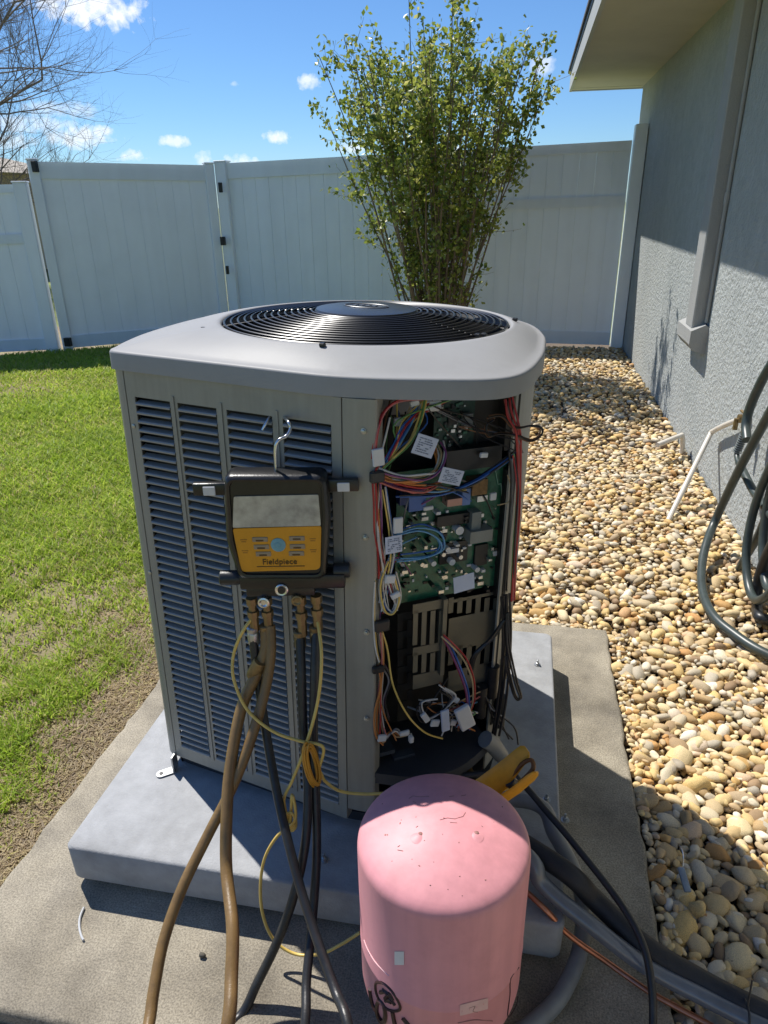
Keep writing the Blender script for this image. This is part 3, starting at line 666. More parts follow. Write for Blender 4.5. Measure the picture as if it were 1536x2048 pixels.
# wires
def wire(colr,r,path,sub=6,n=6):
    P=[ch(x,y,t) for x,y,t in path]
    return MB().tube(spline(P,sub),r,n).build('wire',M['w_'+colr],ac,60)
rw=random.Random(21)
def bundle(cols_,r,path,spread=.004):
    spread*=1.75
    for cols_i,c in enumerate(cols_):
        P=[]; o1=(cols_i+.5)/len(cols_)*2-1+rw.uniform(-.2,.2); o2=rw.uniform(-1,1)
        for (x,y,t) in path:
            p=ch(x,y,t); P.append(p+CS*spread*(o1+rw.uniform(-.35,.35))-CN*spread*(o2*.7)+np.array([0,0,spread*(o1*.6+rw.uniform(-.4,.4))]))
        MB().tube(spline(P,6),r,6).build('wire',M['w_'+c],ac,60)
bundle(['red','pink','red'],.0021,[(850,797,.05),(800,801,.03),(768,824,.02),(752,868,.012),(748,915,.012)],.002)
bundle(['blue','lblue','blue','lblue'],.0021,[(832,798,.06),(822,840,.045),(796,885,.03),(772,925,.02),(758,950,.012)],.004)
bundle(['yellow','green','yellow'],.0022,[(850,797,.05),(838,845,.035),(818,885,.025),(785,918,.015),(756,945,.008)],.0025)
wire('whitew',.0018,[(780,835,.03),(772,870,.02),(765,897,.02)])
bundle(['orange','orange','whitew','tanw','purple','whitew'],.0021,[(752,946,.004),(790,957,.002),(838,960,.002),(872,945,.012),(884,915,.03),(876,888,.05)],.006)
bundle(['pink','purple','red','orange'],.0021,[(754,955,.006),(800,972,.006),(850,978,.012),(880,965,.03)],.004)
bundle(['blue','blackw','blue','blackw'],.0024,[(1035,905,.03),(990,935,.03),(940,968,.035),(880,985,.04),(800,990,.05)],.005)
bundle(['red','red','pink','orange','whitew'],.0021,[(754,950,.01),(755,1000,.01),(757,1060,.01),(762,1110,.012),(764,1150,.014)],.004)
bundle(['yellow','whitew','blue'],.0018,[(768,975,.012),(775,1020,.012),(780,1060,.012),(785,1110,.012),(775,1160,.012)],.003)
bundle(['lblue','lblue','lblue','blue'],.0019,[(790,1068,.03),(835,1058,.03),(870,1065,.03),(884,1085,.03),(876,1103,.03),(840,1112,.03),(796,1118,.02)],.005)
bundle(['whitew','whitew','yellow','blue','whitew'],.002,[(775,1120,.012),(762,1170,.012),(768,1215,.012),(785,1225,.012),(798,1195,.014),(786,1150,.014)],.004)
bundle(['whitew','yellow','blackw'],.0019,[(752,1160,.01),(749,1230,.01),(753,1290,.01),(760,1320,.01)],.002)
wire('yellow',.0022,[(764,1262,.012),(775,1300,.01),(786,1370,.008),(815,1430,.008),(850,1465,.008),(885,1477,.012)])
bundle(['orange','brown','tanw','orange'],.0021,[(757,1328,.01),(762,1370,.01),(752,1420,.01),(752,1465,.01),(768,1487,.012)],.003)
bundle(['grey','blackw','purple'],.0021,[(766,1330,.012),(780,1360,.012),(768,1400,.012),(775,1440,.015)],.003)
bundle(['brown','tanw','orange','whitew','grey'],.0019,[(765,1480,.01),(785,1462,.012),(800,1470,.012),(820,1470,.012)],.005)
bundle(['tanw','red'],.002,[(885,1270,.03),(905,1290,.02),(930,1320,.015),(945,1360,.012),(947,1400,.012),(938,1425,.012)],.002)
bundle(['purple','red','purple','blue'],.0022,[(888,1275,.03),(905,1305,.025),(922,1345,.018),(934,1385,.015),(936,1425,.012)],.003)
bundle(['blackw','grey','whitew'],.002,[(870,1400,.02),(840,1410,.02),(850,1440,.02),(880,1425,.018),(905,1395,.015),(885,1380,.02)],.004)
wire('whitew',.0018,[(878,1370,.02),(895,1382,.02),(910,1390,.02)])
bundle(['blackw','blackw','blackw'],.0042,[(1010,1238,.02),(985,1275,.025),(950,1310,.03),(940,1345,.04)],.003)
bundle(['blackw','blackw','blackw','blackw'],.0030,[(1012,1190,.02),(1014,1260,.015),(1012,1330,.015),(1003,1410,.02),(990,1475,.02)],.005)
bundle(['blackw','blackw'],.0026,[(1014,1225,.01),(1016,1290,-.002),(1030,1360,-.006),(1040,1394,-.006),(1030,1394,-.004),(1016,1345,.0),(1012,1310,.01)],.002)
bundle(['red','pink','red','brown','red'],.0021,[(1016,797,.03),(1022,825,.02),(1034,858,.01),(1036,880,.01)],.005)
bundle(['brown','blackw','brown'],.0019,[(975,835,.04),(1005,832,.03),(1030,855,.01),(1062,852,-.004),(1082,856,-.008),(1080,872,-.008),(1060,882,-.002),(1034,872,.01),(1000,868,.03),(978,872,.04),(972,852,.045),(988,838,.04)],.002)
wire('grey',.0019,[(1032,865,.01),(1040,890,.012),(1046,905,.02)])
bundle(['red','pink','brown','red','grey'],.0021,[(1038,880,.012),(1040,950,.012),(1036,1040,.012),(1030,1120,.012),(1026,1200,.012)],.0028)
bundle(['blackw','blackw','grey'],.0022,[(1018,900,.03),(1024,960,.03),(1018,1080,.03),(1012,1180,.03)],.005)
wire('tanw',.0014,[(1015,950,.03),(1024,980,.03),(1018,1003,.03),(995,1010,.04)])
for k in range(9):
    x0=rw.uniform(760,850); y0=rw.uniform(800,830); x1=rw.uniform(752,775); y1=rw.uniform(930,960)
    wire(rw.choice(['blackw','blackw','grey','blue','green','brown']),rw.uniform(.0015,.0024),[(x0,y0,.09),((x0+x1)/2+rw.uniform(-8,25),(y0+y1)/2+rw.uniform(-15,15),.06),(x1,y1,.03)])
for k in range(8):
    x0=rw.uniform(790,1000); y0=rw.uniform(940,1000); x1=rw.uniform(800,1010); y1=rw.uniform(960,1060)
    wire(rw.choice(['blackw','blackw','purple','blue','grey']),rw.uniform(.0015,.0022),[(x0,y0,.068),((x0+x1)/2,(y0+y1)/2-rw.uniform(-12,25),.045),(x1,y1,.068)])
for k in range(8):
    x0=rw.uniform(770,990); y0=rw.uniform(1350,1420); x1=x0+rw.uniform(-70,70); y1=rw.uniform(1430,1490)
    wire(rw.choice(['blackw','blackw','grey','blackw','brown']),rw.uniform(.0018,.003),[(x0,y0,.06),((x0+x1)/2+rw.uniform(-20,20),(y0+y1)/2,.035),(x1,y1,.03)])
brt=['red','lblue','yellow','green','orange','whitew','purple','tanw','pink','blue','whitew','blackw']
def strand(p0,p1,p2,p3,j):
    J=lambda p,t:(p[0]+rw.uniform(-j,j),p[1]+rw.uniform(-j,j),p[2]+rw.uniform(-.008,.008))
    wire(rw.choice(brt),rw.uniform(.0012,.0019),[J(p0,0),J(p1,0),J(p2,0),J(p3,0)],5,5)
for k in range(10): strand((rw.uniform(790,930),798,.06),(rw.uniform(790,860),845,.04),(790,895,.025),(757,945,.01),7)
brt=['blackw','blackw','purple','brown','lblue','grey']
for k in range(6): strand((rw.uniform(870,990),rw.uniform(840,900),.07),(rw.uniform(850,960),rw.uniform(800,860),.05),(rw.uniform(940,1010),rw.uniform(820,880),.05),(1034,rw.uniform(860,900),.02),8)
brt=['red','lblue','yellow','green','orange','whitew','purple','tanw','pink','blue','whitew','blackw']
for k in range(7): strand((757,950,.01),(rw.uniform(800,830),rw.uniform(955,985),.012),(rw.uniform(850,890),rw.uniform(940,985),.02),(rw.uniform(880,960),rw.uniform(960,1010),.06),5)
for k in range(7): strand((757,965,.01),(758,1050,.012),(768,1130,.014),(rw.uniform(765,800),rw.uniform(1180,1230),.02),6)
for k in range(6): strand((rw.uniform(795,830),rw.uniform(1060,1150),.05),(rw.uniform(780,800),1110,.025),(775,1160,.02),(762,rw.uniform(1200,1260),.014),5)
for k in range(6): strand((760,1265,.012),(764,1330,.012),(760,1410,.012),(rw.uniform(760,800),rw.uniform(1465,1490),.015),5)
for k in range(10): strand((rw.uniform(830,990),rw.uniform(1380,1420),.06),(rw.uniform(840,960),rw.uniform(1400,1450),.03),(rw.uniform(840,960),rw.uniform(1420,1470),.02),(rw.uniform(880,940),rw.uniform(1430,1470),.014),8)
for k in range(5): strand((1030,rw.uniform(880,920),.015),(1036,980,.014),(1030,1090,.014),(1022,1200,.014),4)
# tie wraps, plugs and paper labels
def plug(x0,y0,x1,y1,t,th,m='white',name='plug',rot=0):
    c=ch((x0+x1)/2,(y0+y1)/2,t); w=np.linalg.norm(ch(x1,(y0+y1)/2,t)-ch(x0,(y0+y1)/2,t)); h_=abs(ch((x0+x1)/2,y0,t)[2]-ch((x0+x1)/2,y1,t)[2])
    B=Matrix(((CS[0],-CN[0],0),(CS[1],-CN[1],0),(0,0,1))); Mx=B@Matrix.Rotation(R(rot),3,'Y')
    mb=MB(); mb.rbox(c,(w,th,h_),min(w,h_,th)*.22,1,Mx); o=mb.build(name,M[m],ac,30); return o,c,w,h_,Mx
plug(745,897,768,932,.004,.006,rot=-5); plug(772,1073,803,1106,-.004,.003,'paper','paper_label',-2); plug(787,1035,805,1066,.0,.006,'white')
plug(916,1412,943,1458,-.002,.012,'white','plug',-20); plug(883,1420,898,1462,.004,.006,'paper','plug',-6); plug(745,1332,768,1345,.004,.010,'rubber','tie_wrap'); plug(750,1240,778,1262,.006,.012,'rubber','tie_wrap'); plug(740,942,768,965,.002,.012,'rubber','tie_wrap')
plug(818,1472,826,1484,.004,.012,'white','plug'); plug(835,797,880,822,.06,.02,'white','plug'); plug(788,835,806,852,.05,.012,'white','plug')
for (x0,y0,x1,y1,t_,rt_) in ((862,1440,878,1452,.012,15),(845,1425,856,1445,.015,-30),(905,1395,918,1404,.02,40),(770,1150,790,1166,.004,8),(782,1185,800,1196,.006,-20),(756,1470,772,1482,.006,10),(800,1462,818,1470,.008,0),(846,1012,866,1020,.05,0),(980,985,992,1000,.05,0),(960,905,975,915,.045,5),(820,800,838,812,.05,-12),(900,1440,912,1450,.01,20)): plug(x0,y0,x1,y1,t_,.007,'white','plug',rt_)
for (x0,y0,x1,y1,t,rt) in ((828,872,872,912,-.002,22),(880,938,925,968,.008,18),(908,1150,948,1182,.02,-6),(771,1072,804,1106,-.006,-2)):
    o,c,w,h_,Mx=plug(x0,y0,x1,y1,t,.0012,'paper','paper_label',rt)
    if y0>1100: continue
    mb=MB()
    for k in range(7):
        xx=-w*.36
        while xx<w*.30:
            ln=w*rw.uniform(.04,.16)
            if rw.random()<.72: mb.box(Vector(c)+Mx@Vector((xx+ln/2,-.0009,h_*(.33-.11*k))),(ln,.0006,h_*.05),Mx)
            xx+=ln+w*.03
    p=mb.build('print',M['ink'],None,0); p.parent=o
mb=MB(); q=[ch(x,y,.0) for x,y in ((970,1478),(985,1488),(1003,1512))]; mb.tube(q,[.02,.02,.018],12); mb.build('conduit_hub',M['conduit'],ac)

# bracket at the left foot
br_=MB(); 
g=empty('hold_down_bracket',tuple(onz(340,1548,PADZ))); tag(g,'small galvanised hold-down bracket with hole at left foot of condenser','bracket')
e1=onz(352,1540,PADZ)-np.array(g.location); e2=onz(313,1553,PADZ)-np.array(g.location); d=(e2-e1)/np.linalg.norm(e2-e1); nn_=np.array([-d[1],d[0],0])
wd_=.011; mb=MB(); L_=np.linalg.norm(e2-e1)
pl_=[e1+nn_*wd_,e1-nn_*wd_]+[e2-d*.011+(-nn_*math.cos(t)+d*math.sin(t))*wd_ for t in np.linspace(0,math.pi,9)]
mb.prism([(q[0],q[1]) for q in pl_],.002,.0045); mb.box((e1[0],e1[1],.026),(.004,.024,.046)); mb.build('strap',M['galv'],g)
mb=MB(); q=e2-d*.012; mb.lathe([(.005,.0045),(.005,.0056),(.001,.0057)],12,(q[0],q[1],0)); mb.build('hole',M['chip'],g)

# ------------------------------------------------------------------ manifold gauge (hangs on the louvres, turned to face the camera side)
GX=hs((1,0,0)); GY=hs((0,1,0)); GZ=np.array([0,0,1.])
YG=1.150                                   # distance of the front face
def gp(x,y,dy=0.):
    d=ray(x,y); t=(YG+dy)/(d@GY); return CP+d*t
G0=gp(553,1060)
gauge=empty('manifold_gauge',M=XF@Matrix(((GX[0],GY[0],0,G0[0]),(GX[1],GY[1],0,G0[1]),(0,0,1,G0[2]),(0,0,0,1))))
tag(gauge,'black digital manifold gauge with yellow keypad hanging on the louvres','gauge')
def gl(x,y,dy=0.): q=gp(x,y,dy)-G0; return Vector((q@GX,q@GY,q[2]))
def rpoly(pts,r,n=5):
    out=[]; m=len(pts)
    for i in range(m):
        p=Vector(pts[i]).to_2d() if len(pts[i])>2 else Vector(pts[i]); a=Vector(pts[i-1]); c=Vector(pts[(i+1)%m])
        u=(a-p).normalized(); w=(c-p).normalized()
        for k in range(n+1):
            t=k/n; out.append(p+u*r*(1-t)**2+w*r*t**2)
    return out
def gpoly(pix): return [Vector((gl(x,y).x,gl(x,y).z)) for x,y in pix]
body=gpoly([(447,950),(652,950),(660,1030),(652,1158),(478,1158),(452,1080)])
bo=rpoly(body,.016)
def goff(poly,d):
    c=sum(poly,Vector((0,0)))/len(poly); return [p-(p-c).normalized()*d for p in poly]
mb=MB(); gr=[]
for d,y in ((.006,.046),(.0,.040),(-.001,.02),(0,.004),(.003,-.003),(.008,-.006)): gr.append([(p.x,y,p.y) for p in goff(bo,d)])
mb.loft(gr); k=len(bo); mb.f.append(tuple(range(k))[::-1])
gr2=[gr[-1],[(p.x,-.005,p.y) for p in goff(bo,.013)],[(p.x,-.001,p.y) for p in goff(bo,.0145)]]
mb.loft(gr2); mb.f.append(tuple(range(len(mb.v)-k,len(mb.v)))); mb.build('housing',M['blackplastic'],gauge,40)
def gplate(name,pix,r,y0,y1,m,par=gauge):
    P=rpoly(gpoly(pix),r,3); mb=MB(); mb.prism([(p.x,p.y) for p in P],y0,y1,lambda x,z,y:(x,y,z)); o=mb.build(name,m,par,0); return o
kp=gplate('keypad',[(466,1056),(643,1051),(641,1133),(634,1138),(487,1142),(482,1136)],.004,-.0030,-.0014,M['gyellow'])
gplate('screen',[(468,992),(637,988),(642,1050),(466,1054)],.003,-.0034,-.0014,M['screen'])
for x,y in ((520,1079),(523,1094),(527,1108),(594,1077),(595,1093),(593,1107)):
    c=gl(x,y,-.0035); MB().rbox((c.x,-.0036,c.z),(.028,.0022,.0095),.001,1).build('button',M['gbtn'],kp)
for x,y in ((520,1079),(523,1094),(527,1108),(594,1076),(595,1093),(593,1107)):
    c=gl(x,y); MB().box((c.x,-.0049,c.z),(.014,.0004,.003)).build('button_mark',M['gink'],kp)
c=gl(557,1088); MB().lathe([(.0135,0),(.0135,.0016),(.011,.0024),(.0055,.0024),(.005,.0032),(.001,.0034)],24,(c.x,-.0028,c.z),Matrix.Rotation(R(90),3,'X')).build('dial_button',M['gblue'],kp)
for x,y in ((488,1081),(491,1103),(626,1079),(627,1101)):
    c=gl(x,y); mb=MB(); mb.box((c.x,-.0033,c.z+.003),(.012,.0006,.0018)); mb.box((c.x,-.0033,c.z-.001),(.009,.0006,.0018)); mb.build('keypad_mark',mat('mark_brown',(.42,.19,.02),.5,0,.1,30),kp)
def text(body,size,M4,m,parent,name,ext=.0003):
    cu=bpy.data.curves.new(name,'FONT'); cu.body=body; cu.size=size; cu.align_x='CENTER'; cu.align_y='CENTER'; cu.extrude=ext
    tmp=bpy.data.objects.new('tmp',cu); COL.objects.link(tmp); dg=bpy.context.evaluated_depsgraph_get(); me=bpy.data.meshes.new_from_object(tmp.evaluated_get(dg)); bpy.data.objects.remove(tmp)
    me.transform(M4); me.materials.clear(); me.materials.append(m); return link(name,me,parent)
RX=Matrix.Rotation(R(90),4,'X')
c=gl(560,1122); text('Fieldpiece',.016,Matrix.Translation((c.x,-.0034,c.z))@RX,M['gink'],kp,'lettering',.0009)
c=gl(562,1131); MB().box((c.x,-.0033,c.z),(.088,.0006,.0016)).build('keypad_mark',M['gink'],kp)
# arms with stickers
for (xa,xb,y,sx) in ((384,452,986,415),(654,714,978,686)):
    a=gl(xa,y); b=gl(xb,y); MB().rbox(((a.x+b.x)/2,.022,(a.z+b.z)/2),(b.x-a.x+.006,.014,.024),.003,2).build('arm',M['blackplastic'],gauge)
    s=gl(sx,y+2); MB().rbox((s.x,.0135,s.z),(.022,.003,.017),.001,1).build('sticker',M['white'],gauge)
# manifold block and ports
a=gl(478,1170); b=gl(690,1165); mb=MB(); mb.rbox(((a.x+b.x)/2,.022,(a.z+b.z)/2),(b.x-a.x,.036,.030),.004,2)
c=gl(560,1186); mb.rbox((c.x,.020,c.z),(.13,.03,.022),.004,2); mb.build('manifold_block',M['blackplastic'],gauge,40)
a=gl(436,1166); b=gl(480,1168); RY=Matrix.Rotation(R(90),3,'Y')
mb=MB(); mb.lathe([(.0,0),(.012,0),(.0145,.002)]+[(.0145,.004+i*.004) for i in range(8)]+[(.012,.042)],20,(a.x,.02,a.z),RY); mb.build('valve_knob',M['rubber'],gauge)
a=gl(665,1152); mb=MB(); mb.lathe([(.0,0),(.013,0),(.0145,.002),(.0145,.03),(.012,.032)],20,(a.x,.022,a.z),RY); mb.build('valve_knob',M['rubber'],gauge)
c=gl(563,1181); mb=MB(); mb.lathe([(.0075,0),(.0115,0),(.0125,.001),(.0125,.004),(.0105,.005),(.0075,.004)],24,(c.x,.0045,c.z),Matrix.Rotation(R(90),3,'X')); mb.build('sight_glass_ring',M['steel'],gauge); MB().lathe([(.0072,0),(.0072,.0058),(.0005,.0059)],16,(c.x,.0045,c.z),Matrix.Rotation(R(90),3,'X')).build('sight_glass',M['chip'],gauge)
ports=[(503,1195,1262,'brass',.0105),(532,1195,1262,'brass',.0105),(600,1192,1272,'brass',.0105),(632,1190,1260,'brass',.0105)]
PORTS=[]
for x,y0,y1,m,r_ in ports:
    a=gl(x,y0,.022); b=gl(x,y1,.022); z0=b.z; L_=a.z-b.z
    mb=MB(); mb.lathe([(.006,0),(.0095,.002),(.0095,L_*.45),(.012,L_*.46),(.012,L_*.62),(.008,L_*.63),(.008,L_*.8),(.0115,L_*.81),(.0115,L_)],8,(a.x,.022,z0)); mb.build('port_fitting',M[m],gauge,30); PORTS.append((x,y1))
for x,y,m in ((527,1206,'steel'),(594,1202,'brass')):
    c=gl(x,y); mb=MB(); mb.lathe([(.009,0),(.011,.001),(.011,.008),(.008,.009),(.005,.007),(.001,.007)],16,(c.x,.0075,c.z),Matrix.Rotation(R(90),3,'X')); mb.build('valve_core',M[m],gauge,30)
def uw(A,B,h): return np.array(UM@Vector((A,B,h)))
def tog(p): q=np.asarray(p)-G0; return Vector((q@GX,q@GY,q[2]))
hk=[gl(553,957,.02),gl(551,925,.02),gl(551,895,.02),gl(558,880,.022),gl(573,872,.03),gl(581,857,.038),gl(576,843,.046),tog(uw(*ul(566,834,.006)[[0,1,2]])),tog(uw(*ul(556,829,.012))),tog(uw(*ul(541,833,.004))),tog(uw(*ul(533,845,-.008))),tog(uw(*ul(525,860,-.014)))]
MB().tube(spline(hk,6),.0030,8).build('hook',M['steel'],gauge,60)

# ------------------------------------------------------------------ hoses
def hp(path): return [near(gp(x,y,.022) if v is None else onv(x,y,v)) for x,y,v in path]
def hose(name,path,tail,r,m,label,group,cat='hose',rr_=None):
    P=hp(path)+[np.array(t) for t in tail]
    o=MB().tube(spline(P,8),r,14).build(name,M[m],None,70); tag(o,label,cat,group); return o
GRP='hoses hanging from the manifold gauge'
h1=hose('refrigerant_hose',[(532,1258,None),(531,1300,1.092),(512,1350,1.075),(482,1420,1.045),(460,1540,.98),(453,1640,.925),(453,1740,.875),(465,1850,.79),(463,1950,.725),(456,2048,.66)],[(-.405,.56,.13),(-.385,.46,.05),(-.33,.37,.0125),(-.2,.32,.0125)],.0115,'tan','tan hose with metal crimp hanging nearly straight down to the slab',GRP)
h2=hose('refrigerant_hose',[(540,1250,None),(541,1310,1.088),(528,1390,1.06),(498,1490,1.01),(462,1580,.965),(415,1672,.915),(365,1775,.845),(328,1880,.775),(308,1980,.71),(298,2048,.665)],[(-.53,.56,.13),(-.50,.46,.05),(-.44,.36,.0125),(-.32,.29,.0125)],.0105,'tan','tan hose curving out to the left over the pad edge',GRP)
h3=hose('refrigerant_hose',[(506,1262,None),(510,1310,1.09),(522,1400,1.07),(538,1500,1.03),(557,1600,.98),(578,1690,.93),(605,1790,.88),(638,1890,.82),(672,1985,.76),(695,2048,.71)],[(-.165,.60,.11),(-.09,.49,.035),(.03,.41,.011),(.15,.37,.011)],.0088,'rubber','black hose slanting down to the right, crossing over the other two',GRP)
h4=hose('refrigerant_hose',[(600,1268,None),(603,1350,1.085),(607,1470,1.05),(616,1580,1.0),(610,1690,.95),(588,1790,.905),(556,1880,.865),(515,1965,.825),(478,2035,.785)],[(-.50,.70,.02),(-.56,.60,.011),(-.68,.50,.011)],.0092,'rubber','black hose swinging back to the lower left behind the others',GRP)
h5=hose('refrigerant_hose',[(632,1258,None),(629,1350,1.085),(627,1470,1.05),(632,1600,1.0),(633,1720,.95),(624,1850,.885),(613,1960,.81),(610,2048,.745)],[(-.30,.64,.03),(-.31,.58,.011),(-.4,.45,.011)],.0088,'rubber','black hose hanging straight down closest to the pink tank',GRP)
def on_hose(pa,pb,v,r,m,name,par):
    a=near(onv(*pa,v)); b=near(onv(*pb,v)); mb=MB(); mb.tube([a,a*.8+b*.2,a*.5+b*.5,a*.2+b*.8,b],[r*.9,r,r,r,r*.9],12); o=mb.build(name,M[m],par,40); return o
on_hose((521,1322),(505,1352),1.078,.0140,'brass','crimp',h1)
for hh_,(x,y) in ((h1,(532,1268)),(h3,(507,1272)),(h4,(600,1280)),(h5,(631,1270))):
    p=near(gp(x,y,.022)); mb=MB(); mb.lathe([(.009,.022),(.0118,.020),(.0118,.012),(.0108,.010),(.0118,.008),(.0118,-.014),(.010,-.018)],12,p); mb.build('ferrule',M['galv' if hh_ is h3 else 'brass'],hh_,30)
# yellow probe leads
def lead(name,pts3,r,m,label,cat='cable',group=None):
    o=MB().tube(spline(pts3,8),r,8).build(name,M[m],None,70); return tag(o,label,cat,group)
p1=hp([(508,1232,None),(486,1262,1.08),(467,1310,1.07),(468,1360,1.05),(495,1420,1.03),(545,1462,1.02),(600,1482,1.02),(645,1493,1.02),(640,1530,1.02),(628,1560,1.02),(640,1545,1.02),(650,1562,1.03),(680,1582,1.04),(730,1588,1.05),(790,1586,1.06),(860,1590,1.07),(940,1592,1.08),(1010,1578,1.09),(1050,1556,1.10)])
l1=lead('probe_lead',p1,.0032,'w_yellow','thin yellow probe lead looping from gauge to the orange clamp')
p2=hp([(634,1235,None),(643,1310,1.075),(636,1400,1.05),(612,1490,1.02),(585,1560,1.0),(568,1600,.99),(580,1645,.98),(584,1590,.985),(590,1640,.975),(555,1672,.965),(530,1715,.955),(521,1770,.94),(526,1830,.92),(548,1880,.905),(590,1908,.90),(640,1908,.90),(680,1890,.905),(720,1865,.915)])
l2=lead('probe_lead',p2,.0032,'w_yellow','thin yellow probe lead hanging in a big loop below the pad edge')
mb=MB(); rc=random.Random(4)
for k in range(7):
    cx,cy=624+rc.uniform(-5,5),1532+rc.uniform(-5,5); aa=rc.uniform(17,23); bb=rc.uniform(34,44); tl=.42
    P=[]
    for i in range(24):
        t=2*math.pi*i/24; x=aa*math.cos(t)*.55; y=bb*math.sin(t); P.append(near(onv(cx+x*math.cos(tl)-y*math.sin(tl)*-1*.5,cy+y,1.005+.004*k/7+.01*math.cos(t))))
    mb.tube(P,.0024,6,True)
mb.build('coil_bundle',mat('lead_orange',(.55,.27,.03),.4,0,.1,30),l1,70)
mb=MB(); 
for k in range(3):
    P=[near(onv(580+9*math.cos(t)+2*k,1640+16*math.sin(t)+3*k,.975+.004*k)) for t in np.linspace(0,6.283,16)[:-1]]; mb.tube(P,.0023,6,True)
mb.build('knot',M['w_yellow'],l2,70)

# ------------------------------------------------------------------ orange pipe clamp
def cv(x,y,v): return near(onv(x,y,v))
clamp=empty('pipe_clamp',tuple(cv(1000,1575,1.09))); tag(clamp,'orange spring clamp probe gripping the pipe behind the pink tank','clamp'); c0=np.array(clamp.location)
def jaw(pa,pb,w0,w1,name,tilt=0.):
    a=np.array(pa)-c0;b=np.array(pb)-c0; ax=(b-a)/np.linalg.norm(b-a); view=np.array([0,-1,.3]); view/=np.linalg.norm(view); sd=np.cross(ax,view); sd/=np.linalg.norm(sd); th=np.cross(sd,ax)
    rings=[]
    for t,w in ((0,w0*.7),(.08,w0),(.5,(w0+w1)/2),(.85,w1),(.96,w1*.8),(1,w1*.4)):
        c=a+(b-a)*t+th*.008*math.sin(math.pi*t); rings.append([c+sd*w*math.cos(q)+th*.0035*math.sin(q)+th*tilt*math.cos(q) for q in np.linspace(0,6.283,13)[:-1]])
    mb=MB(); mb.loft(rings); n=12; mb.f.append(tuple(range(n))[::-1]); mb.f.append(tuple(range(len(mb.v)-n,len(mb.v)))); mb.build(name,M['gaugeorange'],clamp,50)
jaw(cv(960,1590,1.075),cv(1054,1498,1.12),.026,.015,'jaw',.006); jaw(cv(990,1608,1.06),cv(1074,1544,1.08),.012,.011,'jaw',-.006)
MB().tube(spline([cv(1012,1572,1.08)-c0,cv(1040,1532,1.098)-c0,cv(1062,1520,1.10)-c0,cv(1066,1538,1.09)-c0,cv(1046,1560,1.082)-c0],5),.0045,8).build('spring_core',mat('clamp_brown',(.16,.06,.01),.5,0,.2,30),clamp)
MB().tube([cv(1018,1560,1.085)-c0,cv(1026,1568,1.09)-c0],.012,12).build('pivot',M['rubber'],clamp)

# ------------------------------------------------------------------ pink tank
TX,TY,TR=-.0761,.838,.1411
tank=empty('refrigerant_tank',(TX,TY,0)); tag(tank,'pink refrigerant cylinder standing upside down in front of the condenser','tank')
KT=.988
def tz(z): return CAMH-(CAMH-z)*KT
prof=[(.001,.066),(.062,.066),(.09,.076),(.116,.094),(.131,.116),(TR-.003,.142),(TR,.165),(TR,.248),(TR+.0008,.250),(TR+.0008,.254),(TR,.256)]+[(TR-d,tz(z)) for d,z in ((0,.447),(.0012,.4545),(.004,.4605),(.0085,.4655),(.016,.4705),(.028,.476),(.045,.483),(.07,.491),(.10,.497))]+[(.02,tz(.5005)),(.001,tz(.501))]
MB().lathe(prof,72,cap=False).build('shell',M['tank'],tank,40)
cl=MB(); cl.lathe([(.070,0),(.075,.0),(.075,.08),(.070,.08),(.070,0)],48,cap=False); cl.build('collar',M['tank'],tank,40)
MB().lathe([(.018,.02),(.018,.1)],12).build('valve',M['brass'],tank)
def domez(x,y):
    r=math.hypot(x,y)
    for (r0,z0),(r1,z1) in zip(prof[11:-1],prof[12:]):
        if r1<=r<=r0: return z0+(z1-z0)*(r0-r)/(r0-r1+1e-9)
    return tz(.501)
def tdome(x,y):   # pixel -> point on the dome (iterate)
    z=.52
    for _ in range(8):
        p=onz(x,y,z); z=domez(p[0]-TX,p[1]-TY)
    return np.array([p[0]-TX,p[1]-TY,z])
for x,y in ((838,1672),(950,1670)):
    p=tdome(x,y); mb=MB(); mb.lathe([(.014,-.0022),(.008,-.0002),(.004,.0010),(.0015,.0013),(.0005,.0014)],16,p); mb.build('dimple',M['tank'],tank,60)
    mb=MB(); mb.lathe([(.0045,.0008),(.003,.0021),(.0005,.0022)],7,p+np.array([.002,.004,-.0005])); mb.build('chipped_paint',M['scuff'],tank,60)
rs=random.Random(9)
def scuff(pts,r=.0009):
    P=[tdome(x,y)+np.array([0,0,.0004]) for x,y in pts]; return P
for path in ([(818,1597),(826,1592),(840,1594),(858,1593)],[(826,1603),(832,1606)],[(922,1592),(932,1590)],[(880,1640),(895,1636),(910,1638),(926,1633),(931,1625)],[(900,1645),(914,1646)],[(908,1592),(898,1594)],[(795,1694),(800,1691)],[(795,1700),(806,1702)],[(832,1655),(836,1652)],[(963,1652),(966,1654)]):
    MB().tube(scuff(path),.00045,4).build('scuff_mark',M['scuff'],tank,60)
for k in range(26):
    x=rs.uniform(760,1030); y=rs.uniform(1590,1800); p=tdome(x,y)
    if math.hypot(p[0],p[1])>TR-.012: continue
    sz=rs.uniform(.0008,.0026); MB().lathe([(sz,-.0006),(sz*.8,.0005),(.0002,.0007)],6,p,Matrix.Rotation(rs.uniform(0,3),3,'Z')@Matrix.Scale(rs.uniform(.4,1),3,(1,0,0))).build('paint_chip',M['scuff'],tank,60)
def tcyl(x,y,off=.0006):   # pixel -> point on the cylinder side
    d=ray(x,y); o=CP[:2]-np.array([TX,TY]); r=TR+off; a=d[0]**2+d[1]**2; b=o[0]*d[0]+o[1]*d[1]; c=o@o-r*r; disc_=b*b-a*c
    if disc_<0: return None
    t=(-b-math.sqrt(disc_))/a; p=CP+d*t; return np.array([p[0]-TX,p[1]-TY,p[2]])
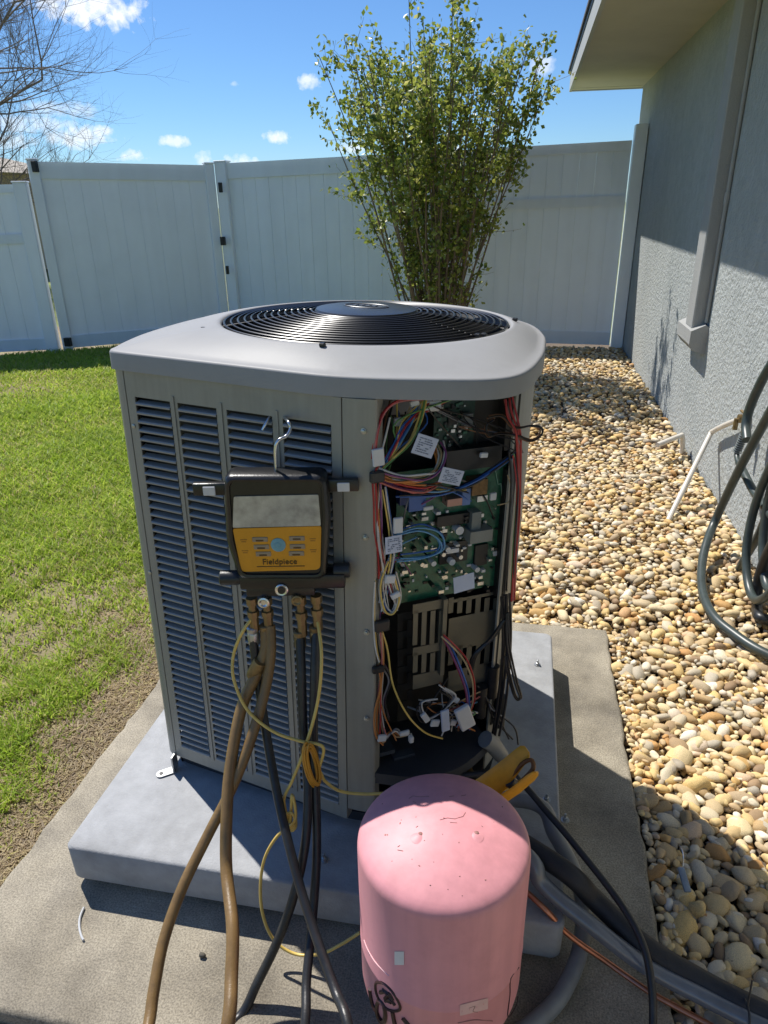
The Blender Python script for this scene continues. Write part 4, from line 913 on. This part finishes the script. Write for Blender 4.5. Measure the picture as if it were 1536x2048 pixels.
def tline(paths,r,m,name,n=5,sub=5,closed=False):
    mb=MB()
    for P in paths: mb.tube(spline([q for q in (tcyl(x,y) for x,y in P) if q is not None],sub,closed),r,n,closed)
    return mb.build(name,m,tank,60)
tline([[(752,1966),(765,1966),(780,1978),(792,1995),(800,2012),(798,2020),(786,2022),(772,2016),(760,2002),(752,1982)]],.0026,M['tankink'],'print_emblem',closed=True)
tline([[(765,1978),(775,1990),(770,1998),(782,2005)],[(760,1985),(772,1984),(783,1996)],[(771,2002),(780,1998),(790,2010)],[(778,1985),(786,2000)]],.0032,M['tankink'],'print_emblem')
tline([[(757,2002),(767,2010),(771,2030),(767,2044),(758,2036),(754,2018)]],.0042,M['tankink'],'print_letter',closed=True)
tline([[(785,2022),(790,2048),(793,2068)],[(806,2036),(822,2056),(830,2075)],[(740,1978),(745,2005),(753,2022)]],.0042,M['tankink'],'print_letter')
tline([[(1038,1935),(1022,1957),(1020,1990),(1016,2034),(1032,2012),(1036,1992)]],.0009,M['tankink'],'label_outline')
tline([[(728,1880),(736,1900),(752,1926),(778,1952)]],.0010,mat('seam_light',(.8,.5,.5),.4,0,.05,20),'label_edge')
def tpatch(x0,y0,x1,y1,m,name,n=6,skew=0):
    g=[[tcyl(x0+(x1-x0)*i/n,y0+(y1-y0)*j/3+skew*i/n,.0008) for i in range(n+1)] for j in range(4)]
    mb=MB(); mb.loft(g,False); return mb.build(name,m,tank,60)
tpatch(789,1903,808,1930,M['white'],'sticker'); tpatch(920,2010,976,2032,M['tanklabel'],'faded_label',8,-14)
tline([[(916,2046),(950,2040),(985,2042)],[(938,2016),(950,2012),(946,2022),(955,2024)]],.0007,M['scuff'],'faded_print')

# ------------------------------------------------------------------ line set, conduit and cable at the lower right
def gtube(name,pts,r,m,label,cat,n=14):
    o=MB().tube(spline(pts,8),r,n).build(name,M[m],None,70); return tag(o,label,cat)
def uww(A,B,h): return np.array(UMW@Vector((A,B,h)))
st=uww(.66,.16,.06)
gtube('insulated_pipe',[uww(.60,.12,.10),st+np.array([.02,-.06,.0]),onz(1120,1735,.185),onz(1190,1800,.13),onz(1290,1892,.085),onz(1400,1960,.05),onz(1500,2012,.04),onz(1640,2075,.03)],.021,'foam','black foam-covered pipe running down across slab to pebbles','pipe')
gtube('sleeved_pipe',[uww(.58,.10,.08),onz(1040,1700,.215),onz(1085,1768,.17),onz(1180,1848,.125),onz(1292,1932,.07),onz(1400,1990,.045),onz(1500,2040,.035),onz(1640,2105,.03)],.0165,'sleeve','shiny blue-grey sleeved pipe beside the black foam pipe','pipe')
gtube('copper_pipe',[uww(.57,.10,.06),onz(1060,1790,.15),onz(1133,1866,.085),onz(1215,1925,.035),onz(1293,1980,.022),onz(1360,2018,.014),onz(1420,2050,.01),onz(1520,2105,.01)],.0058,'copper','thin bare copper pipe below the sleeved pipe','pipe')
gtube('electrical_conduit',[uww(.66,.13,.02),onz(1065,1605,.18),onz(1110,1670,.16),onz(1148,1742,.12),onz(1166,1810,.08),onz(1160,1900,.03),onz(1125,1985,.018),onz(1075,2040,.018),onz(980,2110,.018)],.0165,'conduit','smooth grey electrical conduit curving round the pad corner','conduit')
gtube('black_cable',[uww(.60,.06,.10),onz(1000,1545,.26),onz(1042,1565,.25),onz(1095,1625,.22),onz(1150,1690,.20),onz(1241,1807,.16),onz(1286,1890,.13),onz(1303,1971,.09),onz(1305,2060,.04),onz(1290,2160,.012)],.0072,'rubber','black cable arching over the pipes to the bottom of the picture','cable')
z=onz(1490,2030,.04); t=MB(); zz=[z+np.array([.0,.026*math.cos(q),.026*math.sin(q)]) for q in np.linspace(0,6.283,16)[:-1]]; t.tube(zz,.0022,6,True); t.tube([z+np.array([0,.0,.026]),z+np.array([.005,.02,.07])],.0018,6); tag(t.build('cable_tie',M['rubber'],None,60),'black cable tie round the shiny sleeved pipe','cable tie')

# small things lying about
p=onz(405,1910,.006); mb=MB(); V,F=hi[3]; mb.add([(v[0]*.016,v[1]*.02,v[2]*.016) for v in V],F.tolist()); o=mb.build('stone_chip',mat('chip_stone',(.10,.09,.07),.9,0,.3,60),None,180); o.location=p; tag(o,'small dark stone chip lying alone on the sunlit slab','stone')
P=[onz(x,y,.004) for x,y in ((168,1815),(160,1835),(159,1855),(163,1872),(167,1880))]; tag(MB().tube(spline(P,5),.0025,6).build('plastic_strip',M['white'],None,60),'bent pale plastic strip by left front pad corner','strip')
g0=onz(1368,1762,.012); tg=empty('plastic_tag',tuple(g0)); tag(tg,'blue-grey plastic tag with wire lying on shaded pebbles','tag')
Mz=Matrix.Rotation(R(8),3,'Z')@Matrix.Rotation(R(12),3,'X'); MB().rbox((0,0,.004),(.016,.055,.008),.003,2,Mz).build('tag_body',M['tagplastic'],tg,40)
MB().tube(spline([(.0,.025,.008),(.006,.05,.014),(.008,.075,.012),(.002,.095,.010)],5),.0012,5).build('tag_wire',M['steel'],tg,60)

# ------------------------------------------------------------------ house
house=empty('house',(WALLU,4,0)); tag(house,'blue-grey stucco house wall with tan soffit along the right side','house')
def H(p): return (p[0]-WALLU,p[1]-4,p[2])
def hbox(a,b,name,m,par=house,smooth=0):
    mb=MB(); mb.box2(H(a),H(b)); o=mb.build(name,m,par,smooth); return o
EAVE=2.45
hbox((WALLU,-3,-.15),(WALLU+.25,8.6,EAVE+.05),'wall',M['stucco'])
# window surround: near edge at y=4.42
mb=MB(); mb.rbox(H((.9995,4.51,1.62)),(.083,.18,1.80),.006,1); mb.build('window_band',M['trim'],house,30)
mb=MB(); pr_=[(WALLU+.005,.735),(WALLU-.02,.75),(.945,.715),(.945,.64),(.975,.60),(WALLU+.005,.585)]
mb.prism([(x-WALLU,z) for x,z in pr_],4.36-4,4.75-4,lambda x,z,y:(x,y,z)); mb.build('window_sill',M['trim'],house,30)
cd=MB(); cd.tube([H((1.028,4.395,.76)),H((1.028,4.395,1.30)),H((1.028,4.395,2.44))],.011,8); cd.lathe([(.015,1.38),(.015,1.44)],10,(1.028-WALLU,4.395-4,0)); cd.build('wall_conduit',M['trim'],house,60)
so_=MB(); so_.box2(H((.345,-3,EAVE)),H((WALLU+.0,8.66,EAVE+.012))); so_.build('soffit',M['soffit'],house,0)
mb=MB(); mb.box2(H((.345,8.52,EAVE-.003)),H((WALLU,8.655,EAVE-.0005))); mb.build('soffit_strip',M['soffit'],house,0)
fa=MB(); fa.box2(H((.318,-3,EAVE-.012)),H((.3445,8.70,EAVE+.17))); fa.box2(H((.345,8.664,EAVE-.010)),H((WALLU+.25,8.70,EAVE+.17))); fa.build('fascia',M['fascia'],house,0)
rf=MB(); rf.add([H(p) for p in ((.295,-3,EAVE+.172),(.295,8.76,EAVE+.172),(3.2,8.76,EAVE+1.62),(3.2,-3,EAVE+1.62),(.295,-3,EAVE+.20),(.295,8.76,EAVE+.20),(3.2,8.76,EAVE+1.65),(3.2,-3,EAVE+1.65))],[(0,1,2,3),(7,6,5,4),(0,4,5,1),(1,5,6,2),(2,6,7,3),(3,7,4,0)]); rf.build('roof',M['shingle'],house,0)
dr=MB(); dr.box2(H((.311,-3,EAVE+.14)),H((.3178,8.72,EAVE+.171))); dr.build('drip_edge',mat('drip_edge_dark',(.06,.065,.08),.5,.2,.1,20),house,0)
# drain pipes
dp=[onz(1332,1045,.0),None]; a=onz(1332,1050,-.03); b_=onu(1423,864,1.0); c_=onu(1470,842,1.005); d_=onu(1500,836,1.03)
dpo=MB().tube(spline([a,a*.5+b_*.5,a*.06+b_*.94,b_*.9+c_*.1,c_,d_],6),.013,12).build('drain_pipe',M['pvc'],None,60); tag(dpo,'long bent white drain pipe slanting from the wall down into pebbles','pipe')
a=onz(1318,893,.03); 
q1=onz(1362,912,-.03); q2=q1+np.array([0,0,.13]); q0=onz(1315,890,.09)
tag(MB().tube(spline([q1,q1+np.array([0,0,.06]),q2*.92+q0*.08,q2*.8+q0*.2+np.array([0,0,.008]),q0],6),.015,12).build('drain_pipe',M['pvc'],None,60),'short white drain elbow stub poking up by the wall base','pipe')
# garden hose hung on the wall
gh=empty('garden_hose',(1.0,2.5,0)); tag(gh,'dark green garden hose coiled against the wall at right edge','hose'); g0=np.array([1.0,2.5,0])
def ghose(pts,r,m,name): MB().tube(spline([np.asarray(p)-g0 for p in pts],8),r,12).build(name,M[m],gh,70)
cvs=[onu(1545,725,.97),onu(1522,765,.96),onu(1500,815,.955),onu(1492,850,.95),onu(1494,880,.945)]
ghose(cvs,.019,'ghose','hose_loop')
loopB=[onu(1570,770,.90),onu(1536,832,.90),onu(1480,936,.89),onu(1434,1033,.88),onz(1412,1090,.07),onz(1403,1140,.03),onz(1407,1190,.014),onz(1428,1233,.014),onz(1468,1268,.014),onz(1524,1304,.014),onz(1620,1345,.014)]
ghose(loopB,.0175,'ghose','hose_loop')
ghose([onu(1478,925,.93),onu(1494,958,.93),onu(1512,990,.94),onu(1550,1040,.95)],.016,'ghose','hose_loop')
sg=[]; a=onu(1488,868,.945); b_=onu(1474,905,.935)
for i in range(90):
    t=i/89; q=a*(1-t)+b_*t; an=t*2*math.pi*9; sg.append(q+np.array([.016*math.cos(an),.016*math.sin(an),0]))
MB().tube([s-g0 for s in sg],.0028,5).build('hose_spring',mat('spring_grey',(.22,.25,.25),.4,.2,.1,30),gh,70)
ghose([a,b_,onu(1477,928,.93)],.011,'ghose','hose_core')
ghose([onu(1580,860,.92),onu(1545,925,.92),onu(1512,1005,.91),onu(1493,1094,.9),onu(1496,1165,.9),onu(1512,1200,.9),onu(1545,1180,.9),onu(1590,1090,.91)],.016,'ghose','hose_loop')
ghose([onu(1600,950,.95),onu(1545,1010,.95),onu(1512,1080,.95),onu(1482,1130,.95),onu(1468,1165,.95),onu(1476,1192,.95),onu(1500,1196,.95),onu(1530,1140,.95),onu(1580,1060,.96)],.015,'ghose','hose_loop')
ghose([onu(1600,1010,.93),onu(1550,1080,.93),onu(1520,1150,.93),onu(1514,1205,.93),onz(1520,1235,.03),onz(1560,1240,.02)],.019,'rubber','hose_loop')
ghose([onu(1600,880,.94),onu(1550,960,.94),onu(1532,1030,.94),onu(1526,1110,.94),onu(1540,1180,.94),onu(1600,1150,.95)],.017,'ghose','hose_loop')
mb=MB(); a=onu(1498,838,1.0)-g0; mb.lathe([(.014,0),(.014,.03),(.02,.03),(.02,.045)],10,a,Matrix.Rotation(R(-90),3,'Y')); mb.tube([a+np.array([-.05,0,.0]),a+np.array([-.05,0,-.05])],.011,8); mb.tube([a+np.array([-.03,-.025,.03]),a+np.array([-.03,.025,.03])],.006,6); mb.build('faucet',M['brass'],gh,40)

# ------------------------------------------------------------------ fence
def fence_run(root,A,B,zt0,zt1,boards,rails,zb0=-.02,zb1=-.02,th=.02,post=(1,1),pw=.127,post_h=(0,0),flip=1):
    A=np.array(A,float);B=np.array(B,float);o=np.array(root.location); L_=np.linalg.norm(B-A); d=(B-A)/L_; nrm=np.array([-d[1],d[0]])
    Mx=Matrix(((d[0],nrm[0],0),(d[1],nrm[1],0),(0,0,1)))
    def W(s,n,z): q=A+d*s+nrm*n; return (q[0]-o[0],q[1]-o[1],z)
    def zt(s): return zt0+(zt1-zt0)*s/L_
    def zb(s): return zb0+(zb1-zb0)*s/L_
    def slabp(s0,s1,n0,n1,f0,f1,name,ins_=0.):
        mb=MB(); vs=[W(s,n_,f(s)) for f in(f0,f1) for n_ in(n0,n1) for s in(s0,s1)]
        mb.add(vs,[(0,2,3,1),(4,5,7,6),(0,1,5,4),(2,6,7,3),(0,4,6,2),(1,3,7,5)]); return mb.build(name,M['vinylrail'],root,0)
    bw=L_/boards
    for k in range(boards):
        s0=k*bw+.0003; s1=(k+1)*bw-.0003
        mb=MB(); r_=.003
        prof=[(s0,r_),(s0+r_,0),(s1-r_,0),(s1,r_),(s1,th),(s0,th)]
        vs=[W(s,-n_ if False else n_,zb(s)+.04) for s,n_ in prof]+[W(s,n_,zt(s)-.03) for s,n_ in prof]; n=len(prof)
        mb.add(vs,[tuple(range(n))[::-1],tuple(range(n,2*n))]+[(i,(i+1)%n,n+(i+1)%n,n+i) for i in range(n)]); mb.build('board',M['vinyl'],root,0)
    for (k0,k1,nm) in rails:   # offsets from top (negative) or from bottom (positive)
        f0=(lambda s,k=k0:zt(s)+k) if k0<=0 else (lambda s,k=k0:zb(s)+k); f1=(lambda s,k=k1:zt(s)+k) if k1<=0 else (lambda s,k=k1:zb(s)+k)
        slabp(0.0,L_,-.018,-.0006,f0,f1,nm)
    for e,on in enumerate(post):
        if not on: continue
        s=-pw/2 if e==0 else L_+pw/2
        mb=MB(); q=W(s,.01,0); zt_=(zt(0) if e==0 else zt(L_))+.012+post_h[e]
        mb.rbox((q[0],q[1],zt_/2-.05),(pw,pw,zt_+.1),.006,1,Mx); mb.rbox((q[0],q[1],zt_+.008),(pw+.014,pw+.014,.016),.004,1,Mx); mb.build('post',M['vinyl'],root,30)
f1=empty('fence_section',(-6.9,6.2,0)); tag(f1,'lower white vinyl fence section at the left picture edge','fence','fence')
f1['group']='white vinyl fence along the yard'
fence_run(f1,(-7.6,5.9),(-5.085,6.916),1.60,1.636,16,((-.075,0,'top_rail'),(-.55,-.46,'mid_rail'),(.02,.14,'bottom_rail')),post=(1,1))
f2=empty('fence_gate',(-4.2,7.5,0)); tag(f2,'white vinyl gate leaf between two gaps, left of centre','gate',f1['group'])
fence_run(f2,(-4.87,7.06),(-3.53,8.03),1.84,1.815,9,((-.155,0,'top_rail'),(.02,.15,'bottom_rail')),post=(1,1),pw=.10)
f3=empty('fence_section',(-2.1,8.05,0)); tag(f3,'plain white vinyl fence section right of the bright gate gap','fence',f1['group'])
fence_run(f3,(-3.30,8.125),(-.93,7.965),1.833,1.881,15,((-.155,0,'top_rail'),(.02,.15,'bottom_rail')),post=(1,1),pw=.13)
f4=empty('fence_section',(-1.2,8.0,0)); tag(f4,'white vinyl fence section with mid rail between leafy tree and house','fence',f1['group'])
fence_run(f4,(-.80,7.955),(.905,7.84),1.884,1.918,11,((-.085,0,'top_rail'),(-.565,-.475,'mid_rail'),(.02,.15,'bottom_rail')),post=(0,0),pw=.13)
mb=MB(); mb.rbox((.975+1.2,7.84-8.0,1.0),(.115,.12,2.10),.006,1); mb.build('post',M['vinyl'],f4,30)
mb=MB(); mb.box((.965+1.2,7.775-8.0,.70),(.02,.012,.06)); mb.build('latch',M['vinyl'],f4,0)
# gate hardware
def hwpart(par,x,y,v,d,name):
    q=onv(x,y,v)-np.array(par.location); MB().rbox(q,d,.004,1).build(name,M['hw'],par,0)
hwpart(f2,446,482,8.0,(.05,.05,.09),'latch'); hwpart(f2,441,375,8.0,(.035,.04,.10),'hinge'); hwpart(f2,455,540,8.0,(.03,.03,.09),'hinge'); hwpart(f2,136,684,6.98,(.07,.05,.09),'hinge'); hwpart(f2,70,333,7.0,(.05,.05,.10),'hinge')
hwpart(f2,104,690,6.95,(.05,.04,.05),'drop_rod')
# neighbour's house beyond the left fence
nb=empty('neighbour_house',(-16,15,0)); tag(nb,'tan neighbouring house wall and roof just visible above the left fence','house')
MB().box((0,0,1.1),(8,6,2.2)).build('wall',M['roofneigh'],nb,0)
mb=MB(); mb.add([(-4.5,-3.6,2.15),(4.5,-3.6,2.15),(4.5,3.6,2.15),(-4.5,3.6,2.15),(-2,0,3.0),(2,0,3.0)],[(0,1,5,4),(1,2,5),(2,3,4,5),(3,0,4),(3,2,1,0)]); mb.build('roof',mat('neighbour_roof',(.48,.43,.36),.9,0,.2,3),nb,0)

# ------------------------------------------------------------------ leafy multi-stem tree
def leafy():
    r=np.random.default_rng(17); base=np.array([-.78,6.55,-.03]); root=empty('crape_myrtle',tuple(base)); tag(root,'bushy many-stemmed small-leaved tree in front of the fence','tree')
    stems=MB(); LP=[]
    for k in range(54):
        a=k*2.39996+r.normal(0,.15); lean=((k+.5)/54)**.55*r.uniform(.9,1.08); H_=r.uniform(2.35,3.1)*(1-.20*lean**2); sx=.86*lean*math.cos(a)-.02; sy=.8*lean*math.sin(a)
        b0=np.array([.17*math.cos(a)*r.random(),.13*math.sin(a)*r.random(),0]); pts=[]; ph=r.uniform(0,6)
        for i in range(11):
            t=i/10; e=.45*t+.55*t**1.3*(1.12-.12*t)
            pts.append(b0+np.array([sx*e+.03*math.sin(5*t+ph),sy*e+.03*math.cos(4*t+ph),H_*t**.96]))
        rad=[.0105*(1-.85*i/10)*r.uniform(.85,1.15)+.0014 for i in range(11)]
        sp_=spline(pts,3); stems.tube(sp_,list(np.interp(np.linspace(0,10,len(sp_)),range(11),rad)),5)
        for j in range(22):
            t=.17+.83*r.random()**.78; i=int(t*(len(sp_)-1)); p=sp_[i]; d=sp_[min(i+1,len(sp_)-1)]-sp_[max(i-1,0)]; d/=np.linalg.norm(d)+1e-9
            off=r.normal(0,.6,3)+d*.6+np.array([0,0,.2]); off/=np.linalg.norm(off); L_=r.uniform(.08,.36)*(1-.2*t)
            tw=[p+off*L_*s+np.array([0,0,.05*s*s]) for s in(0,.35,.7,1)]
            stems.tube(tw,[.0026,.002,.0015,.001],3)
            nl=int(r.uniform(3,30)*(.12+1.15*min(1,max(0,t-.12)*1.7)))
            for q in range(nl):
                s=.1+.95*r.random(); LP.append((p+off*L_*s+np.array([0,0,.05*s*s])+r.normal(0,.032,3)))
    for q in range(5):  # low whips
        pass
    stems.build('stems',M['bark'],root,60)
    LP=np.array(LP); 
    m=len(LP); n1=r.normal(size=(m,3)); n1/=np.linalg.norm(n1,axis=1)[:,None]; n2=np.cross(n1,r.normal(size=(m,3))); n2/=np.linalg.norm(n2,axis=1)[:,None]
    s=r.uniform(.0135,.029,m)[:,None]; w=s*.66
    n3=np.cross(n1,n2)
    V=np.stack([LP-n1*s,LP+n2*w+n3*s*.15,LP+n1*s,LP-n2*w+n3*s*.15],1).reshape(-1,3); b=np.arange(m)*4
    F=np.concatenate([np.stack([b,b+1,b+2],1),np.stack([b,b+2,b+3],1)])
    me=np_mesh('crown',V,F,np.repeat(np.clip(r.normal(.45,.24,m),0,1),4),M['leaf'],False); link('crown',me,root)
    return m
NL=leafy()

# ------------------------------------------------------------------ bare tree beyond the fence
def bare():
    r=random.Random(8); root=empty('bare_tree',(-11.6,13.0,-.05)); tag(root,'leafless tree with fine twigs beyond the left fence','tree'); mb=MB(); tw=MB(); buds=[]
    def grow(p,d,L_,rad,dep):
        pts=[p]; q=p.copy(); dd=d.copy(); n=5
        for i in range(n):
            dd=dd+np.array([r.gauss(0,.10),r.gauss(0,.10),r.gauss(.03,.07)]); dd/=np.linalg.norm(dd); q=q+dd*L_/n; pts.append(q.copy())
        (mb if dep<2 else tw).tube(pts,[rad*(1-.55*i/n) for i in range(n+1)],7 if dep<2 else 3 if dep>3 else 4,cap=False)
        if dep>=5: 
            buds.append(q); return
        for k in range((11,7,5,5,4)[dep]):
            i=r.randint(1 if dep else 2,n); b=np.array([r.gauss(0,1),r.gauss(0,1),r.gauss(.15,.5)]); b-=dd*(b@dd)*.6; b/=np.linalg.norm(b)+1e-9
            nd=dd*.62+b*.62; nd/=np.linalg.norm(nd); grow(pts[i],nd,L_*r.uniform(.55,.80),rad*.46,dep+1)
    grow(np.array([0,0,0.]),np.array([.0,0,1.]),3.5,.085,0)
    mb.build('trunk',M['barebark'],root,60); tw.build('crown',M['barebark'],root,0)
    return len(tw.f)
NB=bare()
scene.render.engine='CYCLES'
scene.cycles.max_bounces=6; scene.cycles.diffuse_bounces=3; scene.cycles.glossy_bounces=3; scene.cycles.transmission_bounces=3
print('leaves',NL,'twig faces',NB,'pebbles',len(P0),'grass tris',len(gF))
